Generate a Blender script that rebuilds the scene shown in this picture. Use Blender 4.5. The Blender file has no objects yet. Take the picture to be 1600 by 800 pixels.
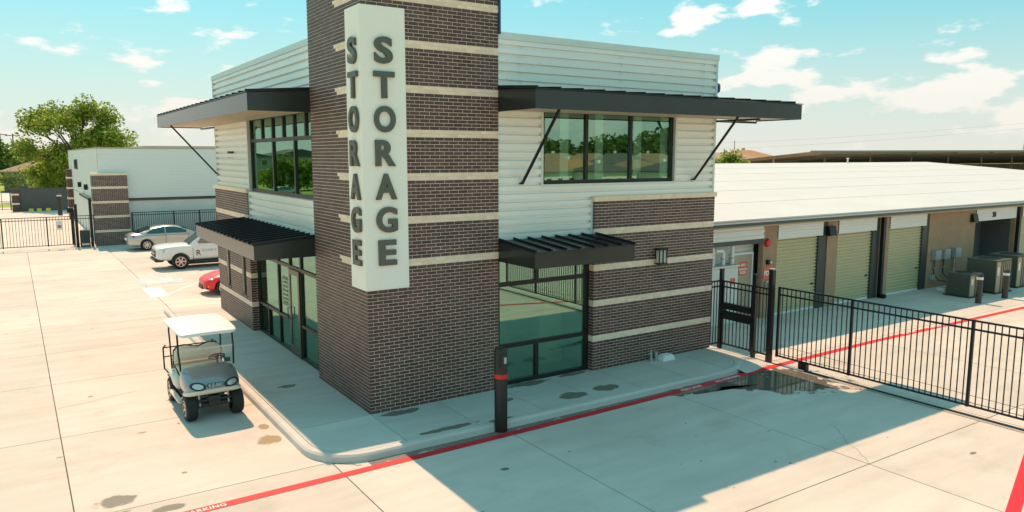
import bpy, bmesh, math, random
from mathutils import Vector, Matrix
R = math.radians
random.seed(7)
S = bpy.context.scene
COL = S.collection

# ------------------------------------------------------------------ camera
cam_d = bpy.data.cameras.new("camera")
cam = bpy.data.objects.new("camera", cam_d); COL.objects.link(cam)
S.camera = cam
CAM = Vector((-6.018, -14.590, 5.462))
yaw, pit = R(56.581), R(7.633)
fw = Vector((math.cos(yaw)*math.cos(pit), math.sin(yaw)*math.cos(pit), -math.sin(pit)))
rt = Vector((math.sin(yaw), -math.cos(yaw), 0)); up = rt.cross(fw)
M3 = Matrix((rt, up, -fw)).transposed()
cam.matrix_world = Matrix.Translation(CAM) @ M3.to_4x4()
cam_d.sensor_width = 36; cam_d.lens = 36*1178.15/1600; cam_d.shift_y = 0.0014
cam_d.clip_start = 0.1; cam_d.clip_end = 4000

# ------------------------------------------------------------------ sky and sun
SUN_EL = R(55.1); SUN_ROT = R(-0.5)
w = bpy.data.worlds.new("World"); S.world = w; w.use_nodes = True
nt = w.node_tree; nt.nodes.clear()
def N(tree, typ, **kw):
    n = tree.nodes.new(typ)
    for k, v in kw.items(): setattr(n, k, v)
    return n
sky = N(nt, 'ShaderNodeTexSky', sky_type='NISHITA', sun_disc=False, sun_elevation=SUN_EL, sun_rotation=SUN_ROT,
        air_density=1.0, dust_density=1.2, ozone_density=1.0)
out = N(nt, 'ShaderNodeOutputWorld'); bg = N(nt, 'ShaderNodeBackground'); bg.inputs['Strength'].default_value = 0.105
tint = N(nt, 'ShaderNodeMix', data_type='RGBA', blend_type='MULTIPLY'); tint.inputs[0].default_value = 1
tint.inputs[7].default_value = (0.72, 1.04, 0.92, 1)
nt.links.new(sky.outputs[0], tint.inputs[6])
# thin high veil that evens out the whole dome
veil = N(nt, 'ShaderNodeMix', data_type='RGBA'); veil.inputs[0].default_value = 0.62; veil.inputs[7].default_value = (1.35, 4.6, 5.0, 1)
nt.links.new(tint.outputs[2], veil.inputs[6])
tc = N(nt, 'ShaderNodeTexCoord'); sep = N(nt, 'ShaderNodeSeparateXYZ'); nt.links.new(tc.outputs['Generated'], sep.inputs[0])
sc = N(nt, 'ShaderNodeVectorMath', operation='MULTIPLY'); sc.inputs[1].default_value = (1, 1, 2.7)
nt.links.new(tc.outputs['Generated'], sc.inputs[0])
nz = N(nt, 'ShaderNodeTexNoise', noise_dimensions='3D'); nz.inputs['Scale'].default_value = 8.2
nz.inputs['Detail'].default_value = 8; nz.inputs['Roughness'].default_value = 0.55; nz.inputs['Distortion'].default_value = 0.0
nt.links.new(sc.outputs[0], nz.inputs['Vector'])
# fair weather cumulus: thicker towards the horizon, sparse overhead
thr = N(nt, 'ShaderNodeMapRange'); thr.inputs[1].default_value = 0.0; thr.inputs[2].default_value = 0.22; thr.inputs[3].default_value = 0.05; thr.inputs[4].default_value = -0.015
nt.links.new(sep.outputs[2], thr.inputs[0])
nad = N(nt, 'ShaderNodeMath', operation='ADD'); nt.links.new(nz.outputs['Fac'], nad.inputs[0]); nt.links.new(thr.outputs[0], nad.inputs[1])
cr = N(nt, 'ShaderNodeMapRange', interpolation_type='SMOOTHSTEP'); cr.inputs[1].default_value = 0.555; cr.inputs[2].default_value = 0.63
nt.links.new(nad.outputs[0], cr.inputs[0])
cm = N(nt, 'ShaderNodeMath', operation='MULTIPLY'); nt.links.new(cr.outputs[0], cm.inputs[0]); cm.inputs[1].default_value = 0.85
mixc = N(nt, 'ShaderNodeMix', data_type='RGBA'); mixc.inputs[7].default_value = (7.4, 7.1, 6.7, 1)
nt.links.new(cm.outputs[0], mixc.inputs[0]); nt.links.new(veil.outputs[2], mixc.inputs[6])
# pale haze of the lower air, the same all round the horizon
hz = N(nt, 'ShaderNodeMapRange', interpolation_type='SMOOTHSTEP'); hz.inputs[1].default_value = 0.22; hz.inputs[2].default_value = -0.03
hz.inputs[3].default_value = 0; hz.inputs[4].default_value = 0.9
nt.links.new(sep.outputs[2], hz.inputs[0])
mixh = N(nt, 'ShaderNodeMix', data_type='RGBA'); mixh.inputs[7].default_value = (5.7, 5.35, 4.75, 1)
nt.links.new(hz.outputs[0], mixh.inputs[0]); nt.links.new(mixc.outputs[2], mixh.inputs[6])
nt.links.new(mixh.outputs[2], bg.inputs[0]); nt.links.new(bg.outputs[0], out.inputs[0])

sun_d = bpy.data.lights.new("sun", 'SUN'); sun_d.energy = 3.75; sun_d.angle = R(0.53); sun_d.color = (1.0, 0.655, 0.43)
sun = bpy.data.objects.new("sun", sun_d); COL.objects.link(sun)
trav = Vector((-0.02, -1.0, -math.tan(SUN_EL)))
sun.rotation_euler = trav.to_track_quat('-Z', 'Y').to_euler(); sun.location = (0, 30, 60)

S.view_settings.view_transform = 'Standard'; S.view_settings.look = 'None'
S.view_settings.exposure = 0.58; S.view_settings.gamma = 1
S.render.resolution_x = 1024; S.render.resolution_y = 512
try:
    S.cycles.max_bounces = 7; S.cycles.diffuse_bounces = 3; S.cycles.glossy_bounces = 4
    S.cycles.transparent_max_bounces = 8; S.cycles.transmission_bounces = 5; S.cycles.sample_clamp_indirect = 6
except Exception: pass

# ------------------------------------------------------------------ materials
MATS = {}
def mat(name, col, rough=0.6, metal=0.0, var=0.0, vscale=3.0, bump=0.0, bscale=40.0, spec=0.5, island=0.0, col2=None, emit=None, coat=0.0, stretch=None):
    """principled material; var = amount of cloudy colour variation, island = variation from piece to piece"""
    if name in MATS: return MATS[name]
    m = bpy.data.materials.new(name); m.use_nodes = True; t = m.node_tree
    b = t.nodes['Principled BSDF']
    b.inputs['Roughness'].default_value = rough; b.inputs['Metallic'].default_value = metal
    b.inputs['Specular IOR Level'].default_value = spec
    if coat: b.inputs['Coat Weight'].default_value = coat; b.inputs['Coat Roughness'].default_value = 0.06
    c = (*col, 1); b.inputs['Base Color'].default_value = c
    src = None
    if var or bump:
        tcn = N(t, 'ShaderNodeTexCoord'); vec = tcn.outputs['Object']
        if stretch:
            mp = N(t, 'ShaderNodeMapping'); mp.inputs['Scale'].default_value = stretch; t.links.new(vec, mp.inputs[0]); vec = mp.outputs[0]
    if var:
        n1 = N(t, 'ShaderNodeTexNoise'); n1.inputs['Scale'].default_value = vscale; n1.inputs['Detail'].default_value = 8; n1.inputs['Roughness'].default_value = 0.6
        t.links.new(vec, n1.inputs['Vector'])
        mx = N(t, 'ShaderNodeMix', data_type='RGBA')
        d2 = col2 if col2 else tuple(max(0, x*(1-var)) for x in col)
        l2 = tuple(min(1, x*(1+var*0.6)) for x in col) if not col2 else col
        mx.inputs[6].default_value = (*d2, 1); mx.inputs[7].default_value = (*l2, 1)
        rm = N(t, 'ShaderNodeMapRange'); rm.inputs[1].default_value = 0.3; rm.inputs[2].default_value = 0.7
        t.links.new(n1.outputs['Fac'], rm.inputs[0]); t.links.new(rm.outputs[0], mx.inputs[0])
        src = mx.outputs[2]
    if island:
        g = N(t, 'ShaderNodeNewGeometry'); oi = N(t, 'ShaderNodeObjectInfo')
        ad = N(t, 'ShaderNodeMath', operation='ADD'); fr = N(t, 'ShaderNodeMath', operation='FRACT')
        t.links.new(g.outputs['Random Per Island'], ad.inputs[0]); t.links.new(oi.outputs['Random'], ad.inputs[1]); t.links.new(ad.outputs[0], fr.inputs[0])
        rm2 = N(t, 'ShaderNodeMapRange'); rm2.inputs[3].default_value = 1-island; rm2.inputs[4].default_value = 1+island
        t.links.new(fr.outputs[0], rm2.inputs[0])
        vm = N(t, 'ShaderNodeVectorMath', operation='SCALE')
        if src is not None: t.links.new(src, vm.inputs[0])
        else: vm.inputs[0].default_value = col
        t.links.new(rm2.outputs[0], vm.inputs['Scale']); src = vm.outputs[0]
    if src is not None: t.links.new(src, b.inputs['Base Color'])
    if bump:
        n2 = N(t, 'ShaderNodeTexNoise'); n2.inputs['Scale'].default_value = bscale; n2.inputs['Detail'].default_value = 6
        t.links.new(vec, n2.inputs['Vector'])
        bp = N(t, 'ShaderNodeBump'); bp.inputs['Strength'].default_value = bump; bp.inputs['Distance'].default_value = 0.02
        t.links.new(n2.outputs['Fac'], bp.inputs['Height']); t.links.new(bp.outputs[0], b.inputs['Normal'])
    if emit: b.inputs['Emission Color'].default_value = (*emit[:3], 1); b.inputs['Emission Strength'].default_value = emit[3]
    MATS[name] = m; return m

def glass(name, tintc, refl, gcol=(0.9, 0.97, 0.94)):
    m = bpy.data.materials.new(name); m.use_nodes = True; t = m.node_tree; t.nodes.clear()
    o = N(t, 'ShaderNodeOutputMaterial'); mx = N(t, 'ShaderNodeMixShader'); tr = N(t, 'ShaderNodeBsdfTransparent'); gl = N(t, 'ShaderNodeBsdfGlossy')
    tr.inputs[0].default_value = (*tintc, 1); gl.inputs[0].default_value = (*gcol, 1); gl.inputs['Roughness'].default_value = 0.0
    lw = N(t, 'ShaderNodeLayerWeight'); lw.inputs[0].default_value = 0.25
    mr = N(t, 'ShaderNodeMapRange'); mr.inputs[3].default_value = refl; mr.inputs[4].default_value = 0.95
    t.links.new(lw.outputs['Facing'], mr.inputs[0])
    pw = N(t, 'ShaderNodeMath', operation='POWER'); pw.inputs[1].default_value = 3.0
    t.links.new(lw.outputs['Facing'], pw.inputs[0]); t.links.new(pw.outputs[0], mr.inputs[0])
    t.links.new(mr.outputs[0], mx.inputs[0]); t.links.new(tr.outputs[0], mx.inputs[1]); t.links.new(gl.outputs[0], mx.inputs[2])
    t.links.new(mx.outputs[0], o.inputs[0]); MATS[name] = m; return m

def concrete(name, c1, c2, c3):
    """broom-finished concrete: cloudy tone, faint traffic streaks along y, fine speckle"""
    m = bpy.data.materials.new(name); m.use_nodes = True; t = m.node_tree; b = t.nodes['Principled BSDF']
    b.inputs['Roughness'].default_value = 0.8; b.inputs['Specular IOR Level'].default_value = 0.3
    g = N(t, 'ShaderNodeNewGeometry')
    def noise(scale, detail, mul=None):
        n = N(t, 'ShaderNodeTexNoise'); n.inputs['Scale'].default_value = scale; n.inputs['Detail'].default_value = detail; n.inputs['Roughness'].default_value = 0.62
        if mul:
            mp = N(t, 'ShaderNodeMapping'); mp.inputs['Scale'].default_value = mul; t.links.new(g.outputs['Position'], mp.inputs[0]); t.links.new(mp.outputs[0], n.inputs['Vector'])
        else: t.links.new(g.outputs['Position'], n.inputs['Vector'])
        return n.outputs['Fac']
    def mixn(a, bb, f, lo, hi):
        r = N(t, 'ShaderNodeMapRange'); r.inputs[1].default_value = lo; r.inputs[2].default_value = hi; t.links.new(f, r.inputs[0])
        x = N(t, 'ShaderNodeMix', data_type='RGBA'); t.links.new(r.outputs[0], x.inputs[0])
        for k, v in ((6, a), (7, bb)):
            if isinstance(v, tuple): x.inputs[k].default_value = (*v, 1)
            else: t.links.new(v, x.inputs[k])
        return x.outputs[2]
    a = mixn(c1, c2, noise(0.35, 6), 0.35, 0.65)
    a2 = mixn(a, c3, noise(0.9, 9), 0.56, 0.82)
    st = noise(1.0, 5, (0.35, 2.2, 1)); 
    s1 = N(t, 'ShaderNodeMapRange'); s1.inputs[1].default_value = 0.3; s1.inputs[2].default_value = 0.7; s1.inputs[3].default_value = 0.90; s1.inputs[4].default_value = 1.06
    t.links.new(st, s1.inputs[0])
    sp = noise(60, 3); s2 = N(t, 'ShaderNodeMapRange'); s2.inputs[1].default_value = 0.3; s2.inputs[2].default_value = 0.7; s2.inputs[3].default_value = 0.94; s2.inputs[4].default_value = 1.05
    t.links.new(sp, s2.inputs[0])
    mu = N(t, 'ShaderNodeMath', operation='MULTIPLY'); t.links.new(s1.outputs[0], mu.inputs[0]); t.links.new(s2.outputs[0], mu.inputs[1])
    oi = N(t, 'ShaderNodeObjectInfo'); s3 = N(t, 'ShaderNodeMapRange'); s3.inputs[3].default_value = 0.90; s3.inputs[4].default_value = 1.04
    t.links.new(oi.outputs['Random'], s3.inputs[0])
    mu2 = N(t, 'ShaderNodeMath', operation='MULTIPLY'); t.links.new(mu.outputs[0], mu2.inputs[0]); t.links.new(s3.outputs[0], mu2.inputs[1])
    vm = N(t, 'ShaderNodeVectorMath', operation='SCALE'); t.links.new(a2, vm.inputs[0]); t.links.new(mu2.outputs[0], vm.inputs['Scale'])
    t.links.new(vm.outputs[0], b.inputs['Base Color'])
    bp = N(t, 'ShaderNodeBump'); bp.inputs['Strength'].default_value = 0.12; bp.inputs['Distance'].default_value = 0.01
    t.links.new(sp, bp.inputs['Height']); t.links.new(bp.outputs[0], b.inputs['Normal'])
    MATS[name] = m; return m

def leafmat(name, c1, c2):
    m = bpy.data.materials.new(name); m.use_nodes = True; t = m.node_tree; b = t.nodes['Principled BSDF']
    g = N(t, 'ShaderNodeNewGeometry'); x = N(t, 'ShaderNodeMix', data_type='RGBA')
    x.inputs[6].default_value = (*c1, 1); x.inputs[7].default_value = (*c2, 1); t.links.new(g.outputs['Random Per Island'], x.inputs[0])
    t.links.new(x.outputs[2], b.inputs['Base Color']); b.inputs['Roughness'].default_value = 0.55
    tr = N(t, 'ShaderNodeBsdfTranslucent'); t.links.new(x.outputs[2], tr.inputs[0])
    ms = N(t, 'ShaderNodeMixShader'); ms.inputs[0].default_value = 0.45
    o = t.nodes['Material Output']; t.links.new(b.outputs[0], ms.inputs[1]); t.links.new(tr.outputs[0], ms.inputs[2]); t.links.new(ms.outputs[0], o.inputs[0])
    MATS[name] = m; return m

CONC = concrete('concrete', (0.63, 0.575, 0.515), (0.565, 0.515, 0.455), (0.47, 0.42, 0.355))
WALK = concrete('sidewalk_concrete', (0.60, 0.575, 0.53), (0.55, 0.53, 0.49), (0.48, 0.46, 0.42))
JOINT = mat('joint_filler', (0.10, 0.08, 0.06), 0.9, var=0.3, vscale=2)
BRICK = mat('dark_brick', (0.112, 0.052, 0.042), 0.5, var=0.3, vscale=7, bump=0.25, bscale=60, island=0.30)
MORTAR = mat('mortar', (0.86, 0.72, 0.62), 0.9, var=0.22, vscale=3)
CREAM = mat('cream_brick', (0.98, 0.72, 0.53), 0.75, var=0.12, vscale=8, bump=0.3, bscale=50, island=0.07)
CAST = mat('cast_stone', (0.94, 0.73, 0.53), 0.8, var=0.1, vscale=4)
SIDING = mat('metal_siding', (0.90, 0.885, 0.85), 0.30, metal=0.10, var=0.05, vscale=1.3, stretch=(0.3, 0.3, 3))
CAP = mat('cap_flashing', (0.70, 0.74, 0.70), 0.4, metal=0.2, var=0.05)
BRONZE = mat('bronze_fascia', (0.046, 0.054, 0.052), 0.22, metal=0.45, var=0.12, vscale=1.5)
DARKROOF = mat('dark_roof_metal', (0.020, 0.024, 0.030), 0.35, metal=0.3)
SOFFIT = mat('soffit', (0.50, 0.42, 0.30), 0.6)
BLACK = mat('black_metal', (0.011, 0.012, 0.014), 0.42, spec=0.4)
MULL = mat('window_mullion', (0.022, 0.022, 0.021), 0.4, metal=0.3)
GLASS = glass('tinted_glass', (0.78, 0.90, 0.83), 0.27, (0.56, 0.86, 0.72))
CGLASS = glass('car_glass', (0.16, 0.20, 0.22), 0.16)
WSCREEN = glass('clear_screen', (0.93, 0.95, 0.94), 0.06)
SIGNW = mat('sign_white', (0.97, 0.90, 0.80), 0.5, var=0.02, vscale=1)
LETTER = mat('sign_letter', (0.115, 0.115, 0.095), 0.45, metal=0.2, var=0.12, vscale=3)
WHITE = mat('white_paint', (0.80, 0.79, 0.75), 0.5)
ROOFW = mat('white_roof', (0.60, 0.60, 0.585), 0.55, var=0.05, vscale=0.6)
RED = mat('red_line_paint', (0.66, 0.014, 0.026), 0.6, var=0.15, vscale=6)
LINEW = mat('white_line_paint', (0.78, 0.76, 0.72), 0.7, var=0.15, vscale=5)
LINEB = mat('blue_line_paint', (0.46, 0.54, 0.55), 0.7, var=0.2, vscale=3)
TANBLK = mat('tan_block', (0.40, 0.26, 0.16), 0.85, var=0.12, vscale=2.5, bump=0.3)
DOORG = mat('rollup_door', (0.54, 0.48, 0.29), 0.45, metal=0.1)
GUTTER = mat('teal_gutter', (0.045, 0.075, 0.075), 0.4, metal=0.2)
JAMB = mat('dark_jamb', (0.045, 0.05, 0.048), 0.5)
GREYP = mat('galvanised', (0.50, 0.52, 0.52), 0.35, metal=0.6)
GREY = mat('grey_plastic', (0.42, 0.43, 0.42), 0.5)
WET = mat('wet_concrete', (0.24, 0.215, 0.175), 0.4, var=0.25, vscale=5)
def softmat(name, col, rough, gain=1.0):
    m = bpy.data.materials.new(name); m.use_nodes = True; t = m.node_tree; b = t.nodes['Principled BSDF']; o = t.nodes['Material Output']
    b.inputs['Base Color'].default_value = (*col, 1); b.inputs['Roughness'].default_value = rough
    at = N(t, 'ShaderNodeAttribute', attribute_name='fade'); g = N(t, 'ShaderNodeNewGeometry')
    n1 = N(t, 'ShaderNodeTexNoise'); n1.inputs['Scale'].default_value = 3.2; n1.inputs['Detail'].default_value = 7; t.links.new(g.outputs['Position'], n1.inputs['Vector'])
    ad = N(t, 'ShaderNodeMath', operation='MULTIPLY_ADD'); t.links.new(n1.outputs['Fac'], ad.inputs[0]); ad.inputs[1].default_value = 2.6; ad.inputs[2].default_value = -1.3
    a2 = N(t, 'ShaderNodeMath', operation='ADD'); t.links.new(ad.outputs[0], a2.inputs[0]); t.links.new(at.outputs['Fac'], a2.inputs[1])
    r = N(t, 'ShaderNodeMapRange', interpolation_type='SMOOTHSTEP'); r.inputs[1].default_value = 0.2; r.inputs[2].default_value = 0.75; r.inputs[4].default_value = gain
    t.links.new(a2.outputs[0], r.inputs[0])
    tr = N(t, 'ShaderNodeBsdfTransparent'); ms = N(t, 'ShaderNodeMixShader'); t.links.new(r.outputs[0], ms.inputs[0]); t.links.new(tr.outputs[0], ms.inputs[1]); t.links.new(b.outputs[0], ms.inputs[2]); t.links.new(ms.outputs[0], o.inputs[0])
    MATS[name] = m; return m
WETS = softmat('damp_concrete', (0.20, 0.18, 0.145), 0.4, 0.75)
OILS = softmat('dried_oil', (0.36, 0.26, 0.13), 0.7, 0.8)
WATERS = softmat('puddle_edge_water', (0.15, 0.135, 0.11), 0.02, 1.0)
OIL = mat('dried_stain', (0.34, 0.26, 0.14), 0.7, var=0.3, vscale=4)
WATER = mat('puddle_water', (0.17, 0.155, 0.125), 0.015, spec=0.9)
DARK = mat('interior_dark', (0.10, 0.11, 0.10), 0.8)
INWALL = mat('interior_wall', (0.42, 0.42, 0.38), 0.8)
BARK = mat('bark', (0.13, 0.10, 0.075), 0.9, var=0.3, vscale=6)
LEAF1 = leafmat('leaf_bright', (0.13, 0.23, 0.022), (0.40, 0.47, 0.055))
LEAF2 = leafmat('leaf_dark', (0.075, 0.14, 0.025), (0.19, 0.27, 0.05))
GRASS = mat('grass', (0.27, 0.36, 0.03), 0.9, var=0.4, vscale=0.35, bump=0.4, bscale=8)
SHING = mat('shingle', (0.30, 0.21, 0.145), 0.9, var=0.2, vscale=2)
SHING2 = mat('shingle_orange', (0.44, 0.24, 0.11), 0.9, var=0.2, vscale=2)
STUCCO = mat('stucco', (0.50, 0.42, 0.33), 0.9, var=0.1)
PALEW = mat('pale_wall', (0.72, 0.71, 0.65), 0.8, var=0.06, vscale=1)
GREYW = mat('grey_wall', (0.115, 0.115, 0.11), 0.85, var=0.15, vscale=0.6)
TIRE = mat('tyre_rubber', (0.018, 0.018, 0.018), 0.8)
RIM = mat('alloy_rim', (0.55, 0.54, 0.52), 0.25, metal=0.9)
SILVER = mat('silver_paint', (0.50, 0.49, 0.45), 0.28, metal=0.65, coat=0.8)
WHITEP = mat('white_car_paint', (0.78, 0.77, 0.74), 0.3, coat=0.7)
REDP = mat('red_car_paint', (0.78, 0.012, 0.02), 0.35, coat=0.3)
BLKP = mat('black_plastic', (0.025, 0.025, 0.026), 0.5)
CREAMV = mat('cream_vinyl', (0.82, 0.76, 0.62), 0.5, bump=0.1, bscale=30)
LAMPG = mat('headlamp', (0.55, 0.58, 0.58), 0.1, metal=0.4, coat=0.5)
TAIL = mat('tail_lamp', (0.55, 0.02, 0.05), 0.2, coat=0.8)
AMBER = mat('amber_lamp', (0.85, 0.32, 0.03), 0.3)
ACG = mat('condenser_metal', (0.12, 0.13, 0.105), 0.5)
ACT = mat('condenser_tan', (0.40, 0.31, 0.20), 0.5)
SIGNRED = mat('sign_red', (0.80, 0.13, 0.07), 0.5)
TANDOOR = mat('tan_door', (0.44, 0.36, 0.26), 0.5)
STROBE = mat('strobe_red', (0.65, 0.02, 0.03), 0.3)
CARPORT = mat('carport_underside', (0.42, 0.31, 0.21), 0.8, var=0.15, vscale=0.3)
WOOD = mat('pole_wood', (0.12, 0.09, 0.07), 0.9)
YELLOW = mat('yellow_paint', (0.70, 0.60, 0.08), 0.6)
LAMPGL = mat('lantern_glass', (0.62, 0.60, 0.52), 0.3)
APTW = mat('apartment_wall', (0.42, 0.40, 0.36), 0.9, var=0.1)
ASPH = mat('street_asphalt', (0.20, 0.19, 0.17), 0.9, var=0.2)

# ------------------------------------------------------------------ builders
WLOC = {}
class MB:
    def __init__(s): s.v = []; s.f = []; s.m = []
    def add(s, vs, fs, mi=0):
        o = len(s.v); s.v += [tuple(x) for x in vs]; s.f += [tuple(i+o for i in f) for f in fs]; s.m += [mi]*len(fs); return s
    def box(s, x0, x1, y0, y1, z0, z1, mi=0):
        return s.add([(x0,y0,z0),(x1,y0,z0),(x1,y1,z0),(x0,y1,z0),(x0,y0,z1),(x1,y0,z1),(x1,y1,z1),(x0,y1,z1)],
                     [(0,3,2,1),(4,5,6,7),(0,1,5,4),(1,2,6,5),(2,3,7,6),(3,0,4,7)], mi)
    def hexa(s, p, mi=0):   # 4 bottom (ccw from above), 4 top
        return s.add(p, [(0,3,2,1),(4,5,6,7),(0,1,5,4),(1,2,6,5),(2,3,7,6),(3,0,4,7)], mi)
    def bar(s, a, b, wd, h=None, upv=(0,0,1), mi=0):
        a = Vector(a); b = Vector(b); d = (b-a).normalized(); u = Vector(upv)
        if abs(d.dot(u)) > 0.99: u = Vector((0,1,0))
        r = d.cross(u).normalized(); u = r.cross(d).normalized(); h = wd if h is None else h
        q = [r*wd*.5*i+u*h*.5*j for i,j in ((-1,-1),(1,-1),(1,1),(-1,1))]
        return s.add([a+x for x in q]+[b+x for x in q], [(0,1,2,3),(7,6,5,4),(0,4,5,1),(1,5,6,2),(2,6,7,3),(3,7,4,0)], mi)
    def tube(s, pts, rad, n=10, caps=True, mi=0):
        pts = [Vector(p) for p in pts]; rads = rad if isinstance(rad, (list, tuple)) else [rad]*len(pts)
        o = len(s.v); prev = None
        for i, p in enumerate(pts):
            d = (pts[min(i+1, len(pts)-1)]-pts[max(i-1, 0)]).normalized()
            if prev is None:
                u = Vector((0,0,1)) if abs(d.z) < 0.9 else Vector((0,1,0))
                r = d.cross(u).normalized()
            else: r = (prev - d*prev.dot(d)).normalized()
            prev = r; u = r.cross(d)
            for k in range(n):
                a = 2*math.pi*k/n; s.v.append(tuple(p+(r*math.cos(a)+u*math.sin(a))*rads[i]))
        for i in range(len(pts)-1):
            for k in range(n):
                s.f.append((o+i*n+k, o+i*n+(k+1)%n, o+(i+1)*n+(k+1)%n, o+(i+1)*n+k)); s.m.append(mi)
        if caps:
            s.f.append(tuple(o+k for k in range(n))[::-1]); s.m.append(mi)
            s.f.append(tuple(o+(len(pts)-1)*n+k for k in range(n))); s.m.append(mi)
        return s
    def lathe(s, prof, c, axis='z', n=20, mi=0, caps=True):   # prof: (radius, height) list
        o = len(s.v)
        for r, h in prof:
            for k in range(n):
                a = 2*math.pi*k/n; x, y = r*math.cos(a), r*math.sin(a)
                p = {'z': (x, y, h), 'y': (x, h, y), 'x': (h, x, y)}[axis]
                s.v.append((c[0]+p[0], c[1]+p[1], c[2]+p[2]))
        for i in range(len(prof)-1):
            for k in range(n):
                s.f.append((o+i*n+k, o+i*n+(k+1)%n, o+(i+1)*n+(k+1)%n, o+(i+1)*n+k)); s.m.append(mi)
        if not caps: return s
        s.f.append(tuple(o+k for k in range(n))[::-1]); s.m.append(mi)
        s.f.append(tuple(o+(len(prof)-1)*n+k for k in range(n))); s.m.append(mi)
        return s
    def prism(s, poly, axis, a, b, mi=0):   # 2d polygon extruded along axis
        n = len(poly)
        def P(u, v, t): return {'z': (u, v, t), 'y': (u, t, v), 'x': (t, u, v)}[axis]
        vs = [P(u, v, a) for u, v in poly]+[P(u, v, b) for u, v in poly]
        fs = [tuple(range(n))[::-1], tuple(range(n, 2*n))]+[(i, (i+1)%n, n+(i+1)%n, n+i) for i in range(n)]
        return s.add(vs, fs, mi)
    def build(s, name, material, parent=None, local=False, smooth=False, bevel=0.0, seg=2, fix=True):
        me = bpy.data.meshes.new(name)
        off = Vector((0,0,0)) if (local or parent is None) else WLOC.get(parent.name, Vector((0,0,0)))
        me.from_pydata([tuple(Vector(v)-off) for v in s.v], [], s.f)
        mats = material if isinstance(material, (list, tuple)) else [material]
        for mm in mats: me.materials.append(mm)
        if len(mats) > 1: me.polygons.foreach_set('material_index', s.m)
        if fix or bevel:
            bm = bmesh.new(); bm.from_mesh(me)
            bmesh.ops.recalc_face_normals(bm, faces=bm.faces)
            if bevel:
                es = [e for e in bm.edges if len(e.link_faces) == 2 and e.calc_face_angle(0) > 0.6]
                bmesh.ops.bevel(bm, geom=es, offset=bevel, segments=seg, affect='EDGES', clamp_overlap=True)
            bm.to_mesh(me); bm.free()
        if smooth:
            me.polygons.foreach_set('use_smooth', [True]*len(me.polygons))
            try: me.set_sharp_from_angle(angle=R(38))
            except Exception: pass
        me.update()
        o = bpy.data.objects.new(name, me); COL.objects.link(o)
        if parent is not None: o.parent = parent
        WLOC[o.name] = off.copy() if parent is not None else Vector((0,0,0))
        return o
def tag(o, label=None, cat=None, group=None, kind=None):
    if label: o['label'] = label
    if cat: o['category'] = cat
    if group: o['group'] = group
    if kind: o['kind'] = kind
    return o
def root(name, loc, label, cat, group=None):
    o = bpy.data.objects.new(name, None); COL.objects.link(o); o.location = loc; o.empty_display_size = 0.2
    WLOC[o.name] = Vector(loc); return tag(o, label, cat, group)
def inst(name, me, parent, loc, rot=None, scale=None):
    o = bpy.data.objects.new(name, me); COL.objects.link(o); o.parent = parent
    o.location = Vector(loc)-WLOC.get(parent.name, Vector((0,0,0)))
    if rot: o.rotation_euler = rot
    if scale: o.scale = scale
    return o
def boxmesh(name, sx, sy, sz, material):   # centred box mesh data for sharing
    me = bpy.data.meshes.new(name); b = MB().box(-sx/2, sx/2, -sy/2, sy/2, -sz/2, sz/2)
    me.from_pydata(b.v, [], b.f); me.materials.append(material); me.update(); return me
def textmesh(txt, size, depth, offset=0.0, align='LEFT', spacing=1.0, bevel=0):
    cu = bpy.data.curves.new('txt', 'FONT'); cu.body = txt; cu.size = size; cu.extrude = depth/2; cu.offset = offset; cu.align_x = align
    cu.space_character = spacing; cu.resolution_u = 6
    ob = bpy.data.objects.new('txt', cu); COL.objects.link(ob)
    dg = bpy.context.evaluated_depsgraph_get(); dg.update()
    me = bpy.data.meshes.new_from_object(ob.evaluated_get(dg)); bpy.data.objects.remove(ob); bpy.data.curves.remove(cu)
    me.materials.clear(); return me
def textobj(name, txt, size, depth, material, parent, loc, rot, offset=0.0, align='LEFT', spacing=1.0, scale=None):
    me = textmesh(txt, size, depth, offset, align, spacing); me.materials.append(material)
    return inst(name, me, parent, loc, rot, scale)
def applymods(o):
    dg = bpy.context.evaluated_depsgraph_get(); dg.update()
    me = bpy.data.meshes.new_from_object(o.evaluated_get(dg)); old = o.data; o.modifiers.clear(); o.data = me; bpy.data.meshes.remove(old)
def softpatch(name, pts, z, m, parent, inner=0.55):
    """flat patch whose 'fade' attribute falls to zero at the rim"""
    cx = sum(p[0] for p in pts)/len(pts); cy = sum(p[1] for p in pts)/len(pts); n = len(pts)
    v = [(cx, cy, z)]; fd = [1.0]
    for k, f in ((inner, 0.95), (1.0, 0.45), (1.5, -0.4)):
        for p in pts: v.append((cx+(p[0]-cx)*k, cy+(p[1]-cy)*k, z)); fd.append(f)
    f_ = [(0, 1+i, 1+(i+1) % n) for i in range(n)]
    for r_ in range(2):
        f_ += [(1+r_*n+i, 1+(r_+1)*n+i, 1+(r_+1)*n+(i+1) % n, 1+r_*n+(i+1) % n) for i in range(n)]
    me = bpy.data.meshes.new(name); off = WLOC.get(parent.name, Vector((0, 0, 0)))
    me.from_pydata([tuple(Vector(q)-off) for q in v], [], f_); me.materials.append(m)
    at = me.attributes.new('fade', 'FLOAT', 'POINT'); at.data.foreach_set('value', fd); me.update()
    o = bpy.data.objects.new(name, me); COL.objects.link(o); o.parent = parent; return o
def ell(cx, cy, rx, ry, n=20): return [(cx+rx*math.cos(2*math.pi*k/n), cy+ry*math.sin(2*math.pi*k/n)) for k in range(n)]
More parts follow.
